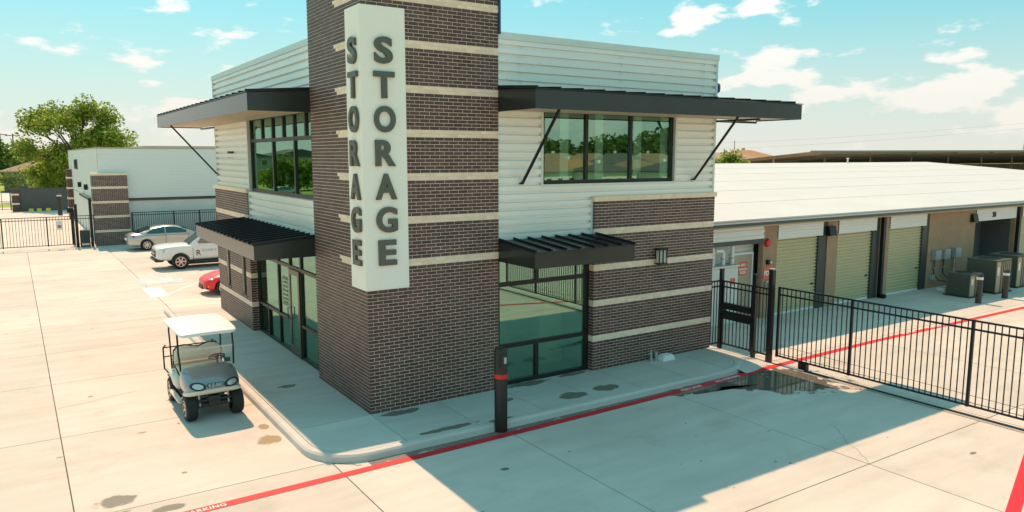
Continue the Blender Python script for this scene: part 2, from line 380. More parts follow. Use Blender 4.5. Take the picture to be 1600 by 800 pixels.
def blob(cx, cy, rx, ry, z, n=26, jag=0.22, seed=1, thick=0.002):
    rnd = random.Random(seed); ph = [rnd.uniform(0, 6.28) for _ in range(5)]
    pts = []
    for k in range(n):
        a = 2*math.pi*k/n; r = 1+jag*(0.5*math.sin(2*a+ph[0])+0.35*math.sin(3*a+ph[1])+0.3*math.sin(5*a+ph[2]))+rnd.uniform(-.05, .05)
        pts.append((cx+rx*r*math.cos(a), cy+ry*r*math.sin(a)))
    return MB().prism(pts, 'z', z, z+thick)

# ================================================================== GROUND
PZ = -0.15      # pavement level; sidewalk top is z = 0
g = MB().add([(-900,-900,-0.30),(1200,-900,-0.30),(1200,1200,-0.30),(-900,1200,-0.30)], [(0,1,2,3)])
tag(g.build('ground', GRASS), kind='structure', label='grass covered flat ground reaching to the horizon')

pave = MB()
def sheet(b, x0, x1, y0, y1, z): b.box(x0, x1, y0, y1, z-0.06, z)
sheet(pave, -24, 62, -30, -11.5, PZ-0.004); sheet(pave, -24, 62, 38, 86, PZ-0.004)
sheet(pave, -24, -15.5, -11.5, 38, PZ-0.004); sheet(pave, 33.5, 62, -11.5, 38, PZ-0.004)
sheet(pave, -15.5, 33.5, -11.5, 38, PZ-0.035)
pavement = tag(pave.build('pavement', CONC), kind='structure', label='wide pale concrete drive and parking apron')
fill = MB(); fill.box(-15.5, 33.5, -11.5, 38, PZ-0.034, PZ-0.012); fill.build('joint_filler', JOINT, pavement)
XS = [-15.5, -10.2, -5.58, -1.47, 2.13, 6.76, 11.25, 15.6, 20.0, 24.5, 29.0, 33.5]
YS = [-11.5, -7.15, -1.62, 2.55, 6.80, 10.3, 13.95, 18.3, 22.6, 27.2, 32.0, 38.0]
for i in range(len(XS)-1):
    for j in range(len(YS)-1):
        x0, x1, y0, y1 = XS[i], XS[i+1], YS[j], YS[j+1]
        if x0 >= 0 and x1 <= 10.5 and y0 > 0 and y1 < 13.5: continue
        gp = 0.010
        b = MB().box(x0+gp, x1-gp, y0+gp, y1-gp, PZ-0.03, PZ)
        b.build('slab', CONC, pavement)

# painted fire lane line and lettering
ln = MB()
pts = [(-16, -2.46), (-3.5, -2.32), (0, -2.27), (2.2, -2.24), (5.8, -2.17), (8, -2.11), (10.7, -1.98), (15.6, -1.88), (25.2, -2.0), (48, -2.1)]
def ribbon(b, pts, wd, z, t=0.003):
    for i in range(len(pts)-1):
        a = Vector((*pts[i], 0)); c = Vector((*pts[i+1], 0))
        def nrm(k):
            p0 = Vector((*pts[max(k-1, 0)], 0)); p1 = Vector((*pts[min(k+1, len(pts)-1)], 0)); d = (p1-p0).normalized(); return Vector((-d.y, d.x, 0))
        n0, n1 = nrm(i), nrm(i+1)
        q = [a-n0*wd/2, c-n1*wd/2, c+n1*wd/2, a+n0*wd/2]
        b.hexa([(p.x, p.y, z) for p in q]+[(p.x, p.y, z+t) for p in q])
ribbon(ln, pts, 0.20, PZ+0.003)
fl = ln.build('fire_lane_line', RED, pavement)
for (tx, x, y, rz) in (("FIRE LANE", 7.1, -2.19, 2.0), ("NO PARKING", 8.35, -2.15, 2.6), ("NO PARKING", -4.42, -2.385, 0.8), ("FIRE LANE", 17.3, -1.90, -0.6), ("NO PARKING", 18.8, -1.93, -0.6)):
    textobj('lane_lettering', tx, 0.14, 0.002, LINEW, pavement, (x, y, PZ+0.0085), (0, 0, R(rz)), offset=0.004, spacing=1.12)
ln = MB(); cpts = []
cpts = [(1.0, -11.42), (6.9, -9.50), (8.6, -8.95), (14.0, -7.2)]
ribbon(ln, cpts, 0.20, PZ+0.003); ln.build('fire_lane_line', RED, pavement)
# white and blue stall paint
st = MB(); 
for y in (18.2, 23.9): ribbon(st, [(-1.75, y), (4.6, y)], 0.1, PZ+0.003)
ribbon(st, [(-1.72, 20.75), (-0.55, 22.0)], 0.0001, PZ+0.003)
for k in range(4): ribbon(st, [(-1.2+1.4*k, 18.3), (0.3+1.4*k, 20.6)], 0.11, PZ+0.0035)
st.box(-1.72, -1.0, 18.25, 20.7, PZ+0.003, PZ+0.0045)
ribbon(st, [(-1.75, 20.8), (4.6, 20.8)], 0.1, PZ+0.003)
st.build('stall_lines', LINEW, pavement)
st = MB().box(-1.65, 0.2, 21.6, 23.5, PZ+0.003, PZ+0.005); st.build('accessible_stall_panel', LINEB, pavement)
st = MB(); ribbon(st, [(-1.1, 22.3), (-0.5, 22.2), (-0.2, 22.7), (-0.7, 23.0)], 0.14, PZ+0.006); st.lathe([(0.1, PZ+0.006), (0.1, PZ+0.008)], (-1.2, 22.55, 0), n=12)
st.build('wheelchair_symbol', LINEW, pavement)
# puddle, wet marks, stains
wt = [(7.0, -2.02), (8.0, -1.93), (9.2, -1.90), (10.2, -1.98), (10.75, -2.35), (10.9, -2.9), (10.75, -3.7), (10.45, -4.05), (9.9, -3.9), (9.35, -3.75), (8.95, -3.5), (8.75, -3.1), (8.45, -2.75), (8.3, -2.5), (7.7, -2.62), (7.3, -2.55)]
softpatch('puddle', wt, PZ+0.0016, WATERS, pavement, .86); softpatch('damp_mark', [(8.7+(x-8.7)*1.06, -2.75+(y+2.75)*1.12) for x, y in wt], PZ+0.0009, WETS, pavement, .7)
softpatch('stain', ell(-5.02, -1.22, .30, .22), PZ+.001, WETS, pavement); softpatch('stain', ell(-4.3, -1.95, .24, .10), PZ+.001, WETS, pavement)
softpatch('stain', ell(-2.12, .10, .20, .26), PZ+.001, OILS, pavement); softpatch('stain', ell(-2.0, .95, .09, .15), PZ+.001, OILS, pavement)
softpatch('stain', ell(1.05, -3.65, .07, .05), PZ+.001, WETS, pavement); softpatch('stain', ell(8.9, -7.95, .10, .04), PZ+.001, WETS, pavement)
rnd = random.Random(9)
for k in range(16): softpatch('spot', ell(rnd.uniform(-.2, 9.5), rnd.uniform(-6.8, -2.9), rnd.uniform(.015, .05), rnd.uniform(.01, .03), 8), PZ+.001, WETS, pavement, .8)
for k in range(14): softpatch('spot', ell(rnd.uniform(-8, -2.6), rnd.uniform(-2, 14), rnd.uniform(.03, .10), rnd.uniform(.02, .06), 8), PZ+.001, OILS, pavement, .6)
def crack(name, p0, p1, n, amp, z, par, seed, wd=.012):
    r_ = random.Random(seed); a = Vector((*p0, 0)); b = Vector((*p1, 0)); d = (b-a).normalized(); nn = Vector((-d.y, d.x, 0))
    q = [a+(b-a)*(k/n)+nn*(r_.uniform(-amp, amp) if 0 < k < n else 0) for k in range(n+1)]
    m_ = MB(); ribbon(m_, [(p.x, p.y) for p in q], wd, z, .0015); m_.build(name, JOINT, par)
crack('crack', (-1.45, -1.70), (-1.05, -2.05), 7, .03, PZ+.001, pavement, 3, .02)
crack('crack', (6.76, -7.15), (8.0, -5.6), 14, .05, PZ+.0005, pavement, 4, .006)
crack('crack', (-5.58, 4.6), (-3.9, 5.1), 12, .05, PZ+.0005, pavement, 6, .006)
gut = MB()
rnd = random.Random(5)
x = -0.9; q0 = []; q1 = []
while x < 8.6:
    q0.append((x, -1.96)); q1.append((x, -2.05-0.10*abs(math.sin(x*1.7))-rnd.uniform(0, .05)+0.012*x)); x += 0.16
nn_ = len(q0); v_ = [(x, y, PZ+.0012) for x, y in q0]+[(x, y-.04, PZ+.0012) for x, y in q1]+[(x, y-.22, PZ+.0012) for x, y in q1]
me = bpy.data.meshes.new('gutter_damp'); me.from_pydata(v_, [], [(i+r_*nn_, i+1+r_*nn_, i+1+(r_+1)*nn_, i+(r_+1)*nn_) for r_ in range(2) for i in range(nn_-1)]); me.materials.append(WETS)
at = me.attributes.new('fade', 'FLOAT', 'POINT'); at.data.foreach_set('value', [1.0]*nn_+[.5]*nn_+[-.4]*nn_); inst('gutter_damp', me, pavement, (0, 0, 0))

# ================================================================== SIDEWALK
def arc(cx, cy, r, a0, a1, n=10): return [(cx+r*math.cos(R(a0+(a1-a0)*k/n)), cy+r*math.sin(R(a0+(a1-a0)*k/n))) for k in range(n+1)]
CW = 0.17
outer = [(-1.80, 14.6)]+arc(-0.75, -0.90, 1.05, 180, 270, 12)+[(9.0, -1.95)]+arc(9.0, -0.65, 1.3, -90, 0, 10)+[(10.3, 0.0)]
inner = [(-1.80+CW, 14.6)]+arc(-0.75, -0.90, 1.05-CW, 180, 270, 12)+[(9.0, -1.95+CW)]+arc(9.0, -0.65, 1.3-CW, -90, 0, 10)+[(10.3-CW, 0.0)]
sw = MB().prism(inner+[(10.3-CW, 0.4), (0.3, 0.4), (0.3, 14.6)], 'z', -0.2, -0.018)
walk = tag(sw.build('sidewalk', JOINT), kind='structure', label='concrete sidewalk wrapping the brick corner tower')
cb_ = MB(); n = len(outer)
rings = []
for i in range(n):
    o_, i_ = Vector((*outer[i], 0)), Vector((*inner[i], 0)); d = (o_-i_)
    rings.append([o_+Vector((0,0,PZ-.03)), i_+d*0.92+Vector((0,0,-0.045)), i_+d*0.72+Vector((0,0,-0.008)), i_+d*0.5, i_+d*0.03, i_+d*0.03+Vector((0,0,-0.1))])
for i in range(n-1):
    for k in range(5):
        a, b = rings[i], rings[i+1]
        cb_.add([a[k], b[k], b[k+1], a[k+1]], [(0,1,2,3)])
cb_.build('kerb', WALK, walk, smooth=True)
# slabs of the sidewalk: left strip, front strip, rounded ends
gp = 0.008
def wslab(poly): MB().prism(poly, 'z', -0.03, 0.0).build('slab', WALK, walk)
ys = [14.6, 13.0, 11.4, 9.85, 8.25, 6.6, 4.95, 3.3, 1.63, 0.0]
for a, b in zip(ys[:-1], ys[1:]):
    x1 = 0.25
    wslab([(-1.63+gp, b+gp), (x1, b+gp), (x1, a-gp), (-1.63+gp, a-gp)])
ic = arc(-0.75, -0.90, 1.05-CW-gp, 180, 270, 12)
wslab([(-1.63+gp, -gp)]+ic[:]+[(0-gp, -1.78+gp), (0-gp, -gp)])
xs = [0.0, 1.62, 3.27, 4.72, 6.15, 7.72, 9.1]
for a, b in zip(xs[:-1], xs[1:]): wslab([(a+gp, -1.78+gp), (b-gp, -1.78+gp), (b-gp, 0.3), (a+gp, 0.3)])
ic = arc(9.0, -0.65, 1.3-CW-gp, -90, 0, 10)
wslab([(9.1+gp, -1.78+gp)]+ic[1:]+[(10.3-CW-gp, 0.3), (9.1+gp, 0.3)])
ap = MB(); oa = arc(9.0, -0.65, 1.24, -70, 0, 8)+[(10.24, 0.2)]
ob = [(9.6, -2.02), (10.0, -2.0), (10.4, -1.9), (10.8, -1.75), (11.0, -1.5), (11.05, -1.2), (11.1, -0.9), (11.1, -0.6), (11.1, -0.3), (11.1, 0.3)]
for i in range(min(len(oa), len(ob))-1):
    ap.add([(*oa[i], -0.03), (*ob[i], PZ+0.005), (*ob[i+1], PZ+0.005), (*oa[i+1], -0.03)], [(0,1,2,3)])
ap.build('ramp', WALK, walk)
for k, (x, y, rx, ry) in enumerate([(4.4, -1.33, .34, .2), (5.45, -1.3, .34, .2), (0.6, -0.22, .42, .13), (-0.9, 2.98, .24, .13), (4.1, -0.02, .55, .16), (5.4, 0.02, .4, .1), (2.9, -0.75, .25, .1), (1.0, -1.62, .6, .1), (2.2, -1.75, .3, .08)]):
    softpatch('damp_mark', ell(x, y, rx, ry), 0.0012, WETS, walk)

# ================================================================== OFFICE BUILDING
TW, TD, TH = 3.24, 3.22, 9.12          # tower
C = 0.0762                             # brick course
office = root('office_building', (5.2, 6.9, 0), 'two storey storage office of dark brick and silver metal with corner tower', 'building')
PROUD = 0.006
def proj_size(p):
    d = Vector(p)-CAM; z = d.dot(fw); return (1178*d.dot(rt)/z+800, 402-1178*d.dot(up)/z, z)
FULL = 0.2314
def brick_face(axis, pos, sgn, u0, u1, zlist, holes, dark, cream, coll=None, L=FULL, jt=0.012, off=0, climit=99):
    """running bond courses on a wall plane; zlist = [(z, is_cream)]; holes = [(u0,u1,z0,z1)]"""
    for r_, (z, cr_) in enumerate(zlist):
        u = u0-(L/2 if (r_+off) % 2 else 0); crow = cr_
        while u < u1-0.01:
            cr_ = crow and u < climit
            a, b = max(u, u0), min(u+L, u1); u += L
            segs = [(a, b)]
            for (h0, h1, g0, g1) in holes:
                if z+C*0.5 > g0 and z+C*0.5 < g1:
                    ns = []
                    for (p, q) in segs:
                        if q <= h0 or p >= h1: ns.append((p, q)); continue
                        if p < h0: ns.append((p, h0))
                        if q > h1: ns.append((h1, q))
                    segs = ns
            for (p, q) in segs:
                e0 = 0 if abs(p-u0) < 1e-6 else jt/2; e1 = 0 if abs(q-u1) < 1e-6 else jt/2
                if q-p-e0-e1 < 0.02: continue
                full = abs((q-p)-L) < 1e-4 and e0 > 0 and e1 > 0
                if coll is not None and full and not cr_:
                    coll.append((axis, pos, sgn, (p+q)/2, z+C/2)); continue
                tgt = cream if cr_ else dark
                d0, d1 = pos, pos-sgn*0.05
                lo, hi = min(d0, d1), max(d0, d1); zz0, zz1 = z+jt/2, z+C-jt/2
                if axis == 'y': tgt.box(p+e0, q-e1, lo, hi, zz0, zz1)
                else: tgt.box(lo, hi, p+e0, q-e1, zz0, zz1)
def courses(z0, n, cream_at): return [(z0+i*C, (i in cream_at)) for i in range(n)]
tower_c = set()
for k in range(7): tower_c |= {41+12*k, 42+12*k}
ZB = 0.3*C-C*0.3
tl = courses(0.0, 120, tower_c)
# tower core (mortar), bricks
MORT_T = MB(); MORT_T.box(PROUD, TW-PROUD, PROUD, TD-PROUD, 0, TH+0.0)
tower = MORT_T.build('corner_tower', MORTAR, office); tower['label'] = 'tall dark brick corner tower with cream bands'
dk, cm_, coll = MB(), MB(), []
LT = TW/14
brick_face('y', 0.0, -1, 0, TW, tl, [], dk, cm_, coll, L=LT)
brick_face('x', 0.0, -1, 0.05, TD, tl, [], dk, cm_, coll, L=LT, off=1, climit=1.40)
brick_face('x', TW, 1, 0.05, TD, [t for t in tl if t[0] > 7], [], dk, cm_, None, L=LT)
# rank loose bricks by size in view; skip the ones under the sign and out of frame
def vis(bk):
    ax, pos, sg, u, z = bk
    p = (u, pos, z) if ax == 'y' else (pos, u, z)
    x, y, d = proj_size(p)
    if y < 2 or (u < 0.97 and ax == 'y' and 2.6 < z < 8.5) or (ax == 'x' and u < 0.5 and 2.6 < z < 8.5): return 0
    return (1.0 if ax == 'y' else 0.62)/d**2
coll.sort(key=vis, reverse=True)
bme = boxmesh('brick', LT-0.012, 0.05, C-0.012, BRICK)
for (ax, pos, sg, u, z) in coll[:300]:
    if ax == 'y': o = inst('brick', bme, tower, (u, pos+0.025, z))
    else: o = inst('brick', bme, tower, (pos+0.025, u, z), (0, 0, R(90)))
for (ax, pos, sg, u, z) in coll[300:]:
    h = (LT-0.012)/2; hz_ = (C-0.012)/2
    if ax == 'y': dk.box(u-h, u+h, pos, pos+0.05, z-hz_, z+hz_)
    else: dk.box(pos, pos+0.05, u-h, u+h, z-hz_, z+hz_)
tag(dk.build('brickwork', BRICK, tower), kind='stuff'); tag(cm_.build('cream_brickwork', CREAM, tower), kind='stuff')
MB().box(-0.03, TW+0.03, -0.03, TD+0.03, TH, TH+0.12).build('tower_cap', GUTTER, tower, bevel=.01)
MB().box(TW+0.002, TW+0.05, -0.035, 0.25, 8.16, TH-.02).build('corner_flashing', mat('blue_flashing', (0.02, 0.06, 0.16), 0.4), tower)

# --- wing bricks at the front right
WX0, WX1, WY = 6.06, 10.41, -0.03
wc = set()
for k in range(4): wc |= {10+12*k, 11+12*k}
wing = MB().box(WX0+PROUD, WX1-PROUD, WY+PROUD, WY+0.3, 0, 57*C).build('brick_wing_wall', MORTAR, office)
dk, cm_ = MB(), MB()
brick_face('y', WY, -1, WX0, WX1, courses(0, 57, wc), [], dk, cm_)
brick_face('x', WX0, -1, WY+0.05, WY+0.3, courses(0, 57, wc), [], dk, cm_, off=1)
brick_face('x', WX1, 1, WY+0.05, WY+0.3, courses(0, 57, wc), [], dk, cm_, off=1)
tag(dk.build('brickwork', BRICK, wing), kind='stuff'); tag(cm_.build('cream_brickwork', CREAM, wing), kind='stuff')
cop = MB(); xx = WX0-0.03
while xx < WX1:
    x2 = min(xx+1.13, WX1+0.05); cop.box(xx+.002, x2-.002, WY-0.04, WY+0.22, 57*C+0.001, 57*C+0.125); xx = x2
cop.build('coping', CAST, wing, bevel=.006)
# --- wing bricks at the left
LY0, LY1, LX = 9.36, 13.77, 0.0
holes = [(9.95, 10.42, 1.03, 2.9), (12.02, 12.50, 1.03, 2.9)]
lwall = MB()
lwall.box(LX+PROUD, LX+0.3, LY0+PROUD, 9.95, 0, 57*C); lwall.box(LX+PROUD, LX+0.3, 10.42, 12.02, 0, 57*C); lwall.box(LX+PROUD, LX+0.3, 12.50, LY1-PROUD, 0, 57*C)
for h in holes: lwall.box(LX+PROUD, LX+0.3, h[0], h[1], 0, 1.02); lwall.box(LX+PROUD, LX+0.3, h[0], h[1], 2.9, 57*C)
lw = lwall.build('brick_wing_wall', MORTAR, office)
dk, cm_ = MB(), MB()
brick_face('x', LX, -1, LY0, LY1, courses(0, 57, wc), holes, dk, cm_)
brick_face('y', LY0, -1, LX+0.05, LX+0.3, courses(0, 57, wc), [], dk, cm_, off=1)
for h in holes:
    brick_face('y', h[1], -1, LX+0.05, LX+0.16, [c_ for c_ in courses(0, 57, wc) if 1.03 < c_[0] < 2.85], [], dk, cm_, off=1)
tag(dk.build('brickwork', BRICK, lw), kind='stuff'); tag(cm_.build('cream_brickwork', CREAM, lw), kind='stuff')
cop = MB(); yy = LY0-0.04
while yy < LY1:
    y2 = min(yy+1.13, LY1+0.05); cop.box(LX-0.05, LX+0.22, yy+.002, y2-.002, 57*C+0.001, 57*C+0.125); yy = y2
cop.build('coping', CAST, lw, bevel=.006)
for h in holes:
    o = MB().box(LX+0.17, LX+0.19, h[0], h[1], 1.05, 2.9).build('window', CGLASS, office)
    f = MB().box(LX+0.13, LX+0.2, h[0], h[0]+.04, 1.03, 2.9).box(LX+0.13, LX+0.2, h[1]-.04, h[1], 1.03, 2.9).box(LX+.13, LX+.2, h[0], h[1], 1.03, 1.09).build('frame', MULL, o)
    MB().box(LX-0.02, LX+0.17, h[0]-.02, h[1]+.02, 0.985, 1.035).build('sill', MULL, o)

# --- ribbed metal siding
RIB = 0.194
def siding(b, axis, pos, sgn, u0, u1, z0, z1, d=0.065):
    br = [(0, 0), (0.03, d), (0.62, d), (0.66, 0.0), (1.0, 0)]
    zs = []
    k = math.floor(z0/RIB)
    def prof(t):
        for (a, x), (c_, y) in zip(br[:-1], br[1:]):
            if a <= t <= c_: return x+(y-x)*(t-a)/(c_-a)
    pts_ = [(z0, prof((z0/RIB) % 1))]
    while k*RIB < z1:
        for t, dd in br[:-1]:
            z = (k+t)*RIB
            if z0+1e-4 < z < z1-1e-4: pts_.append((z, dd))
        k += 1
    pts_.append((z1, prof((z1/RIB) % 1)))
    vs = []
    for z, dd in pts_:
        for u in (u0, u1): vs.append((u, pos+sgn*dd, z) if axis == 'y' else (pos+sgn*dd, u, z))
    b.add(vs, [(2*i, 2*i+1, 2*i+3, 2*i+2) for i in range(len(pts_)-1)])
MY = 0.10; MX = 0.10
ZT = 8.06
s1 = MB()
for r_ in ((TW, 4.52, 3.45, ZT), (4.52, WX0, 3.45, 4.80), (WX0, 8.86, 57*C+.1, 4.80), (8.86, 10.38, 57*C+.1, ZT), (4.52, 8.86, 6.62, ZT)):
    siding(s1, 'y', MY, -1, *r_)
fs = s1.build('front_siding', SIDING, office, fix=False)
for x_, za_, zb_ in ((3.9, 6.95, ZT), (6.95, 6.95, ZT), (9.9, 6.95, ZT)): MB().box(x_-.012, x_+.012, MY-.064, MY-.058, za_, zb_).build('panel_joint', CAP, fs)
for x_ in [TW+.25+.9*k for k in range(8)]:
    for z_ in (7.2, 7.6): MB().lathe([(.012, -.068), (.008, -.072)], (x_, MY, z_), axis='y', n=6).build('fastener', GREYP, fs)
t_ = MB()
t_.box(4.46, 4.52, MY-.075, MY+.05, 4.74, 6.62); t_.box(8.86, 8.92, MY-.075, MY+.05, 4.74, 6.62); t_.box(4.52, 8.86, MY-.075, MY+.05, 4.74, 4.80)
t_.box(10.36, 10.43, MY-.075, MY+.05, 57*C+.12, ZT); t_.box(WX0-.07, WX0-.002, MY-.075, MY+.02, 3.45, 57*C+.1); t_.box(TW, WX0-.07, MY-.075, MY+.02, 3.44, 3.49)
t_.build('corner_trim', CAP, fs)
s2 = MB()
for r_ in ((TD, 9.30, 3.45, 4.40), (9.22, 13.48, 57*C+.1, ZT), (TD, 9.22, 6.62, ZT)):
    siding(s2, 'x', MX, -1, *r_)
ls = s2.build('side_siding', SIDING, office, fix=False)
t_ = MB(); t_.box(MX-.075, MX+.05, 13.46, 13.53, 57*C+.12, ZT); t_.build('corner_trim', CAP, ls)
t_ = MB(); t_.box(MX-.075, MX+.02, 9.16, 9.22, 4.40, 6.62); t_.build('window_trim', CAP, ls)
t_ = MB(); t_.box(MX-.075, MX+.02, TD, 9.3, 3.44, 3.49); t_.box(MX-.075, MX+.02, 9.30, 9.355, 3.45, 57*C+.1)
t_.build('corner_trim', CAP, ls)
bk = MB(); siding(bk, 'x', 10.38, 1, MY, 13.48, 0, ZT); siding(bk, 'y', 13.48, 1, MX, 10.38, 0, ZT)
bk.build('rear_siding', SIDING, office, fix=False)
cp = MB()
cp.box(TW, 10.46, MY-0.09, MY+0.16, ZT, ZT+0.16); cp.box(10.26, 10.46, MY+.16, 13.54, ZT, ZT+.16); cp.box(MX-0.09, MX+0.16, TD, 13.54, ZT, ZT+0.16); cp.box(MX+.16, 10.26, 13.34, 13.54, ZT, ZT+.16)
cp.build('parapet_cap', CAP, office, bevel=.008)
# inner shell
sh = MB()
sh.box(0.3, 10.3, 0.35, 13.4, 3.42, 3.66); sh.box(0.3, 10.3, 0.3, 13.4, 7.4, 7.6); sh.box(0.3, 10.3, .35, 13.4, -0.1, 0.012)
sh.build('floor_slab', INWALL, office)
iw = MB(); iw.box(0.35, 10.3, 12.9, 13.0, 0.02, 3.4); iw.box(10.2, 10.3, 0.4, 13.0, 0.02, 3.4); iw.box(6.2, 6.3, 0.5, 5.0, .02, 3.4); iw.box(3.3, 10.2, 5.0, 5.1, 3.67, 7.39); iw.box(10.2, 10.3, .4, 13, 3.67, 7.39); iw.box(.4, 10.2, 12.9, 13, 3.67, 7.39)
iw.box(8.87, 10.2, 0.2, 0.3, 3.67, 7.39); iw.box(3.3, 4.5, 0.2, .3, 3.67, 7.39); iw.box(.25, .35, 9.3, 13, 3.67, 7.39); iw.box(.25, .35, 9.4, 13.3, .02, 3.4)
iw.box(4.5, 8.87, .2, .3, 3.67, 4.72); iw.box(.2, .3, 3.3, 9.3, 3.67, 4.38)
iw.build('interior_wall', INWALL, office)
ft = MB(); ft.box(3.8, 5.9, 2.6, 3.3, 0.02, 1.05); ft.box(5.2, 5.9, 1.1, 1.5, 0.02, 1.35)
ft.build('counter', mat('counter_wood', (0.5, 0.42, 0.28), .6), office)
for x in (5.15, 6.25, 7.55, 8.5):
    MB().box(x, x+.26, 0.22, .24, 4.7, 6.9).build('blind', WHITE, office)

# --- windows
def grid_window(name, axis, pos, u0, u1, z0, z1, us, zs_, lab=None, fr=0.06, dep=0.09, sub=()):
    """storefront window with frame, mullions and one pane for each light"""
    bw = MB()
    def bx(a, b, c_, d, o0=0, o1=dep):
        if axis == 'y': bw.box(a, b, pos-o0, pos+o1, c_, d)
        else: bw.box(pos-o0, pos+o1, a, b, c_, d)
    bx(u0, u0+fr, z0, z1); bx(u1-fr, u1, z0, z1); bx(u0+fr, u1-fr, z0, z0+fr, 0, dep-.002); bx(u0+fr, u1-fr, z1-fr, z1, 0, dep-.002)
    ub = [u0+fr/2]+list(us)+[u1-fr/2]; zb = [z0+fr/2]+list(zs_)+[z1-fr/2]
    for u in us: bx(u-fr/2, u+fr/2, z0+fr, z1-fr, -.002, dep-.003)
    for z in zs_: bx(u0+fr, u1-fr, z-fr/2, z+fr/2, -.004, dep-.005)
    for (u, za_, zb_) in sub: bx(u-fr/2, u+fr/2, za_, zb_, -.003, dep-.004)
    wobj = bw.build(name, MULL, office)
    if lab: wobj['label'] = lab
    for i in range(len(ub)-1):
        for j in range(len(zb)-1):
            cuts = [ub[i]]+[s_[0] for s_ in sub if ub[i] < s_[0] < ub[i+1] and s_[1] <= zb[j]+.1 and s_[2] >= zb[j+1]-.1]+[ub[i+1]]
            for a, b in zip(cuts[:-1], cuts[1:]):
                p = MB()
                e = fr/2+.001
                if axis == 'y': p.box(a+e, b-e, pos+.045, pos+.051, zb[j]+e, zb[j+1]-e)
                else: p.box(pos+.045, pos+.051, a+e, b-e, zb[j]+e, zb[j+1]-e)
                p.build('pane', GLASS, wobj)
    return wobj
grid_window('upper_window', 'y', 0.11, 4.52, 8.86, 4.80, 6.62, (5.90, 7.36), (), fr=0.09)
grid_window('storefront_window', 'y', 0.15, TW+.02, WX0-.005, 0.0, 3.30, (), (0.96, 2.46), fr=0.10, sub=((4.44, 0, 0.96), (4.44, 2.46, 3.3)))
grid_window('upper_window', 'x', 0.11, TD, 9.16, 4.40, 6.62, (4.92, 6.85), (5.92,), fr=0.10, sub=((4.0, 5.92, 6.62), (5.85, 5.92, 6.62), (7.9, 5.92, 6.62)))
sf = grid_window('storefront_window', 'x', 0.2, TD, 9.33, 0.0, 3.10, (5.08, 6.05, 7.15), (2.44,), fr=0.09)
MB().box(0.19, 0.29, TD+.02, 5.08, .90, .98).box(0.19, .29, 6.05, 9.3, .90, .98).box(.19, .29, 8.2, 8.28, .05, .95).box(.19, .29, 3.75, 3.83, .05, .95).build('mid_rail', MULL, sf)
dr = MB().box(0.165, 0.21, 5.12, 5.26, 0.02, 2.40).box(0.165, .21, 5.88, 6.0, .02, 2.40).box(.165, .21, 5.26, 5.88, .02, .28).box(.165, .21, 5.26, 5.88, 2.26, 2.40).build('entrance_door', mat('bronze_door', (.09, .08, .065), .35, metal=.5), office)
MB().tube([(0.15, 5.92, 1.0), (0.09, 5.92, 1.0), (0.09, 5.92, 1.32), (0.15, 5.92, 1.32)], 0.014, 8).build('handle', BLACK, dr)
MB().box(.18, .186, 5.26, 5.88, .28, 2.26).build('pane', GLASS, dr)
hp = MB()
for k, (w_, z_) in enumerate([(.42, 2.0), (.3, 1.9), (.36, 1.78), (.4, 1.66), (.34, 1.54), (.4, 1.42), (.3, 1.32)]): hp.box(.237, .239, 6.6-w_/2, 6.6+w_/2, z_, z_+.05)
hp.box(.237, .239, 6.36, 6.38, 1.28, 2.08); hp.box(.237, .239, 6.82, 6.84, 1.28, 2.08); hp.box(.237, .239, 6.38, 6.82, 2.07, 2.09); hp.box(.237, .239, 6.38, 6.82, 1.27, 1.29)
hp.build('door_notice', mat('vinyl_print', (.16, .17, .15), .6), sf)

# --- canopies
def canopy(axis, wall, outer_, u0, u1, zb, zt, zw, seams, lab, struts, ends, wallu1=None):
    """flat metal canopy: fascia on three sides, soffit, sloping roof sheet with standing seams"""
    def P(u, v, z): return (u, v, z) if axis == 'y' else (v, u, z)
    th = 0.03; sg = -1
    b = MB()
    fa = b.hexa([P(u0, outer_, zb), P(u1, outer_, zb), P(u1, outer_+th, zb), P(u0, outer_+th, zb), P(u0, outer_, zt), P(u1, outer_, zt), P(u1, outer_+th, zt), P(u0, outer_+th, zt)])
    for u, uu in ((u0, u0+th), (u1-th, u1)):
        b.hexa([P(u, outer_+th, zb), P(uu, outer_+th, zb), P(uu, wall, zb), P(u, wall, zb), P(u, outer_+th, zt), P(uu, outer_+th, zt), P(uu, wall, zw-.03), P(u, wall, zw-.03)])
    can = b.build('canopy', BRONZE, office); can['label'] = lab
    r_ = MB(); o_ = outer_-0.03
    r_.hexa([P(u0-.02, o_, zt+.004), P(u1+.02, o_, zt+.004), P(u1+.02, wall, zw-.02), P(u0-.02, wall, zw-.02), P(u0-.02, o_, zt+.024), P(u1+.02, o_, zt+.024), P(u1+.02, wall, zw), P(u0-.02, wall, zw)])
    r_.build('roof_sheet', DARKROOF, can)
    u = u0+0.03
    while u < u1+.01:
        m_ = MB(); m_.hexa([P(u-.014, o_, zt+.022), P(u+.014, o_, zt+.022), P(u+.014, wall, zw-.002), P(u-.014, wall, zw-.002), P(u-.014, o_, zt+.075), P(u+.014, o_, zt+.075), P(u+.014, wall, zw+.05), P(u-.014, wall, zw+.05)])
        m_.build('standing_seam', DARKROOF, can); u += seams
    s_ = MB(); s_.hexa([P(u0+th, outer_+th, zb+.03), P(u1-th, outer_+th, zb+.03), P(u1-th, wall, zb+.03), P(u0+th, wall, zb+.03), P(u0+th, outer_+th, zb+.05), P(u1-th, outer_+th, zb+.05), P(u1-th, wall, zb+.05), P(u0+th, wall, zb+.05)])
    s_.build('soffit', SOFFIT, can)
    for (ua, va, za_, ub_, vb_, zb_) in struts:
        m_ = MB(); m_.bar(P(ua, va, za_), P(ub_, vb_, zb_), 0.05); m_.bar(P(ub_, vb_, zb_), P(ub_, vb_+.14, zb_), 0.05); m_.build('strut', BLACK, can)
    return can
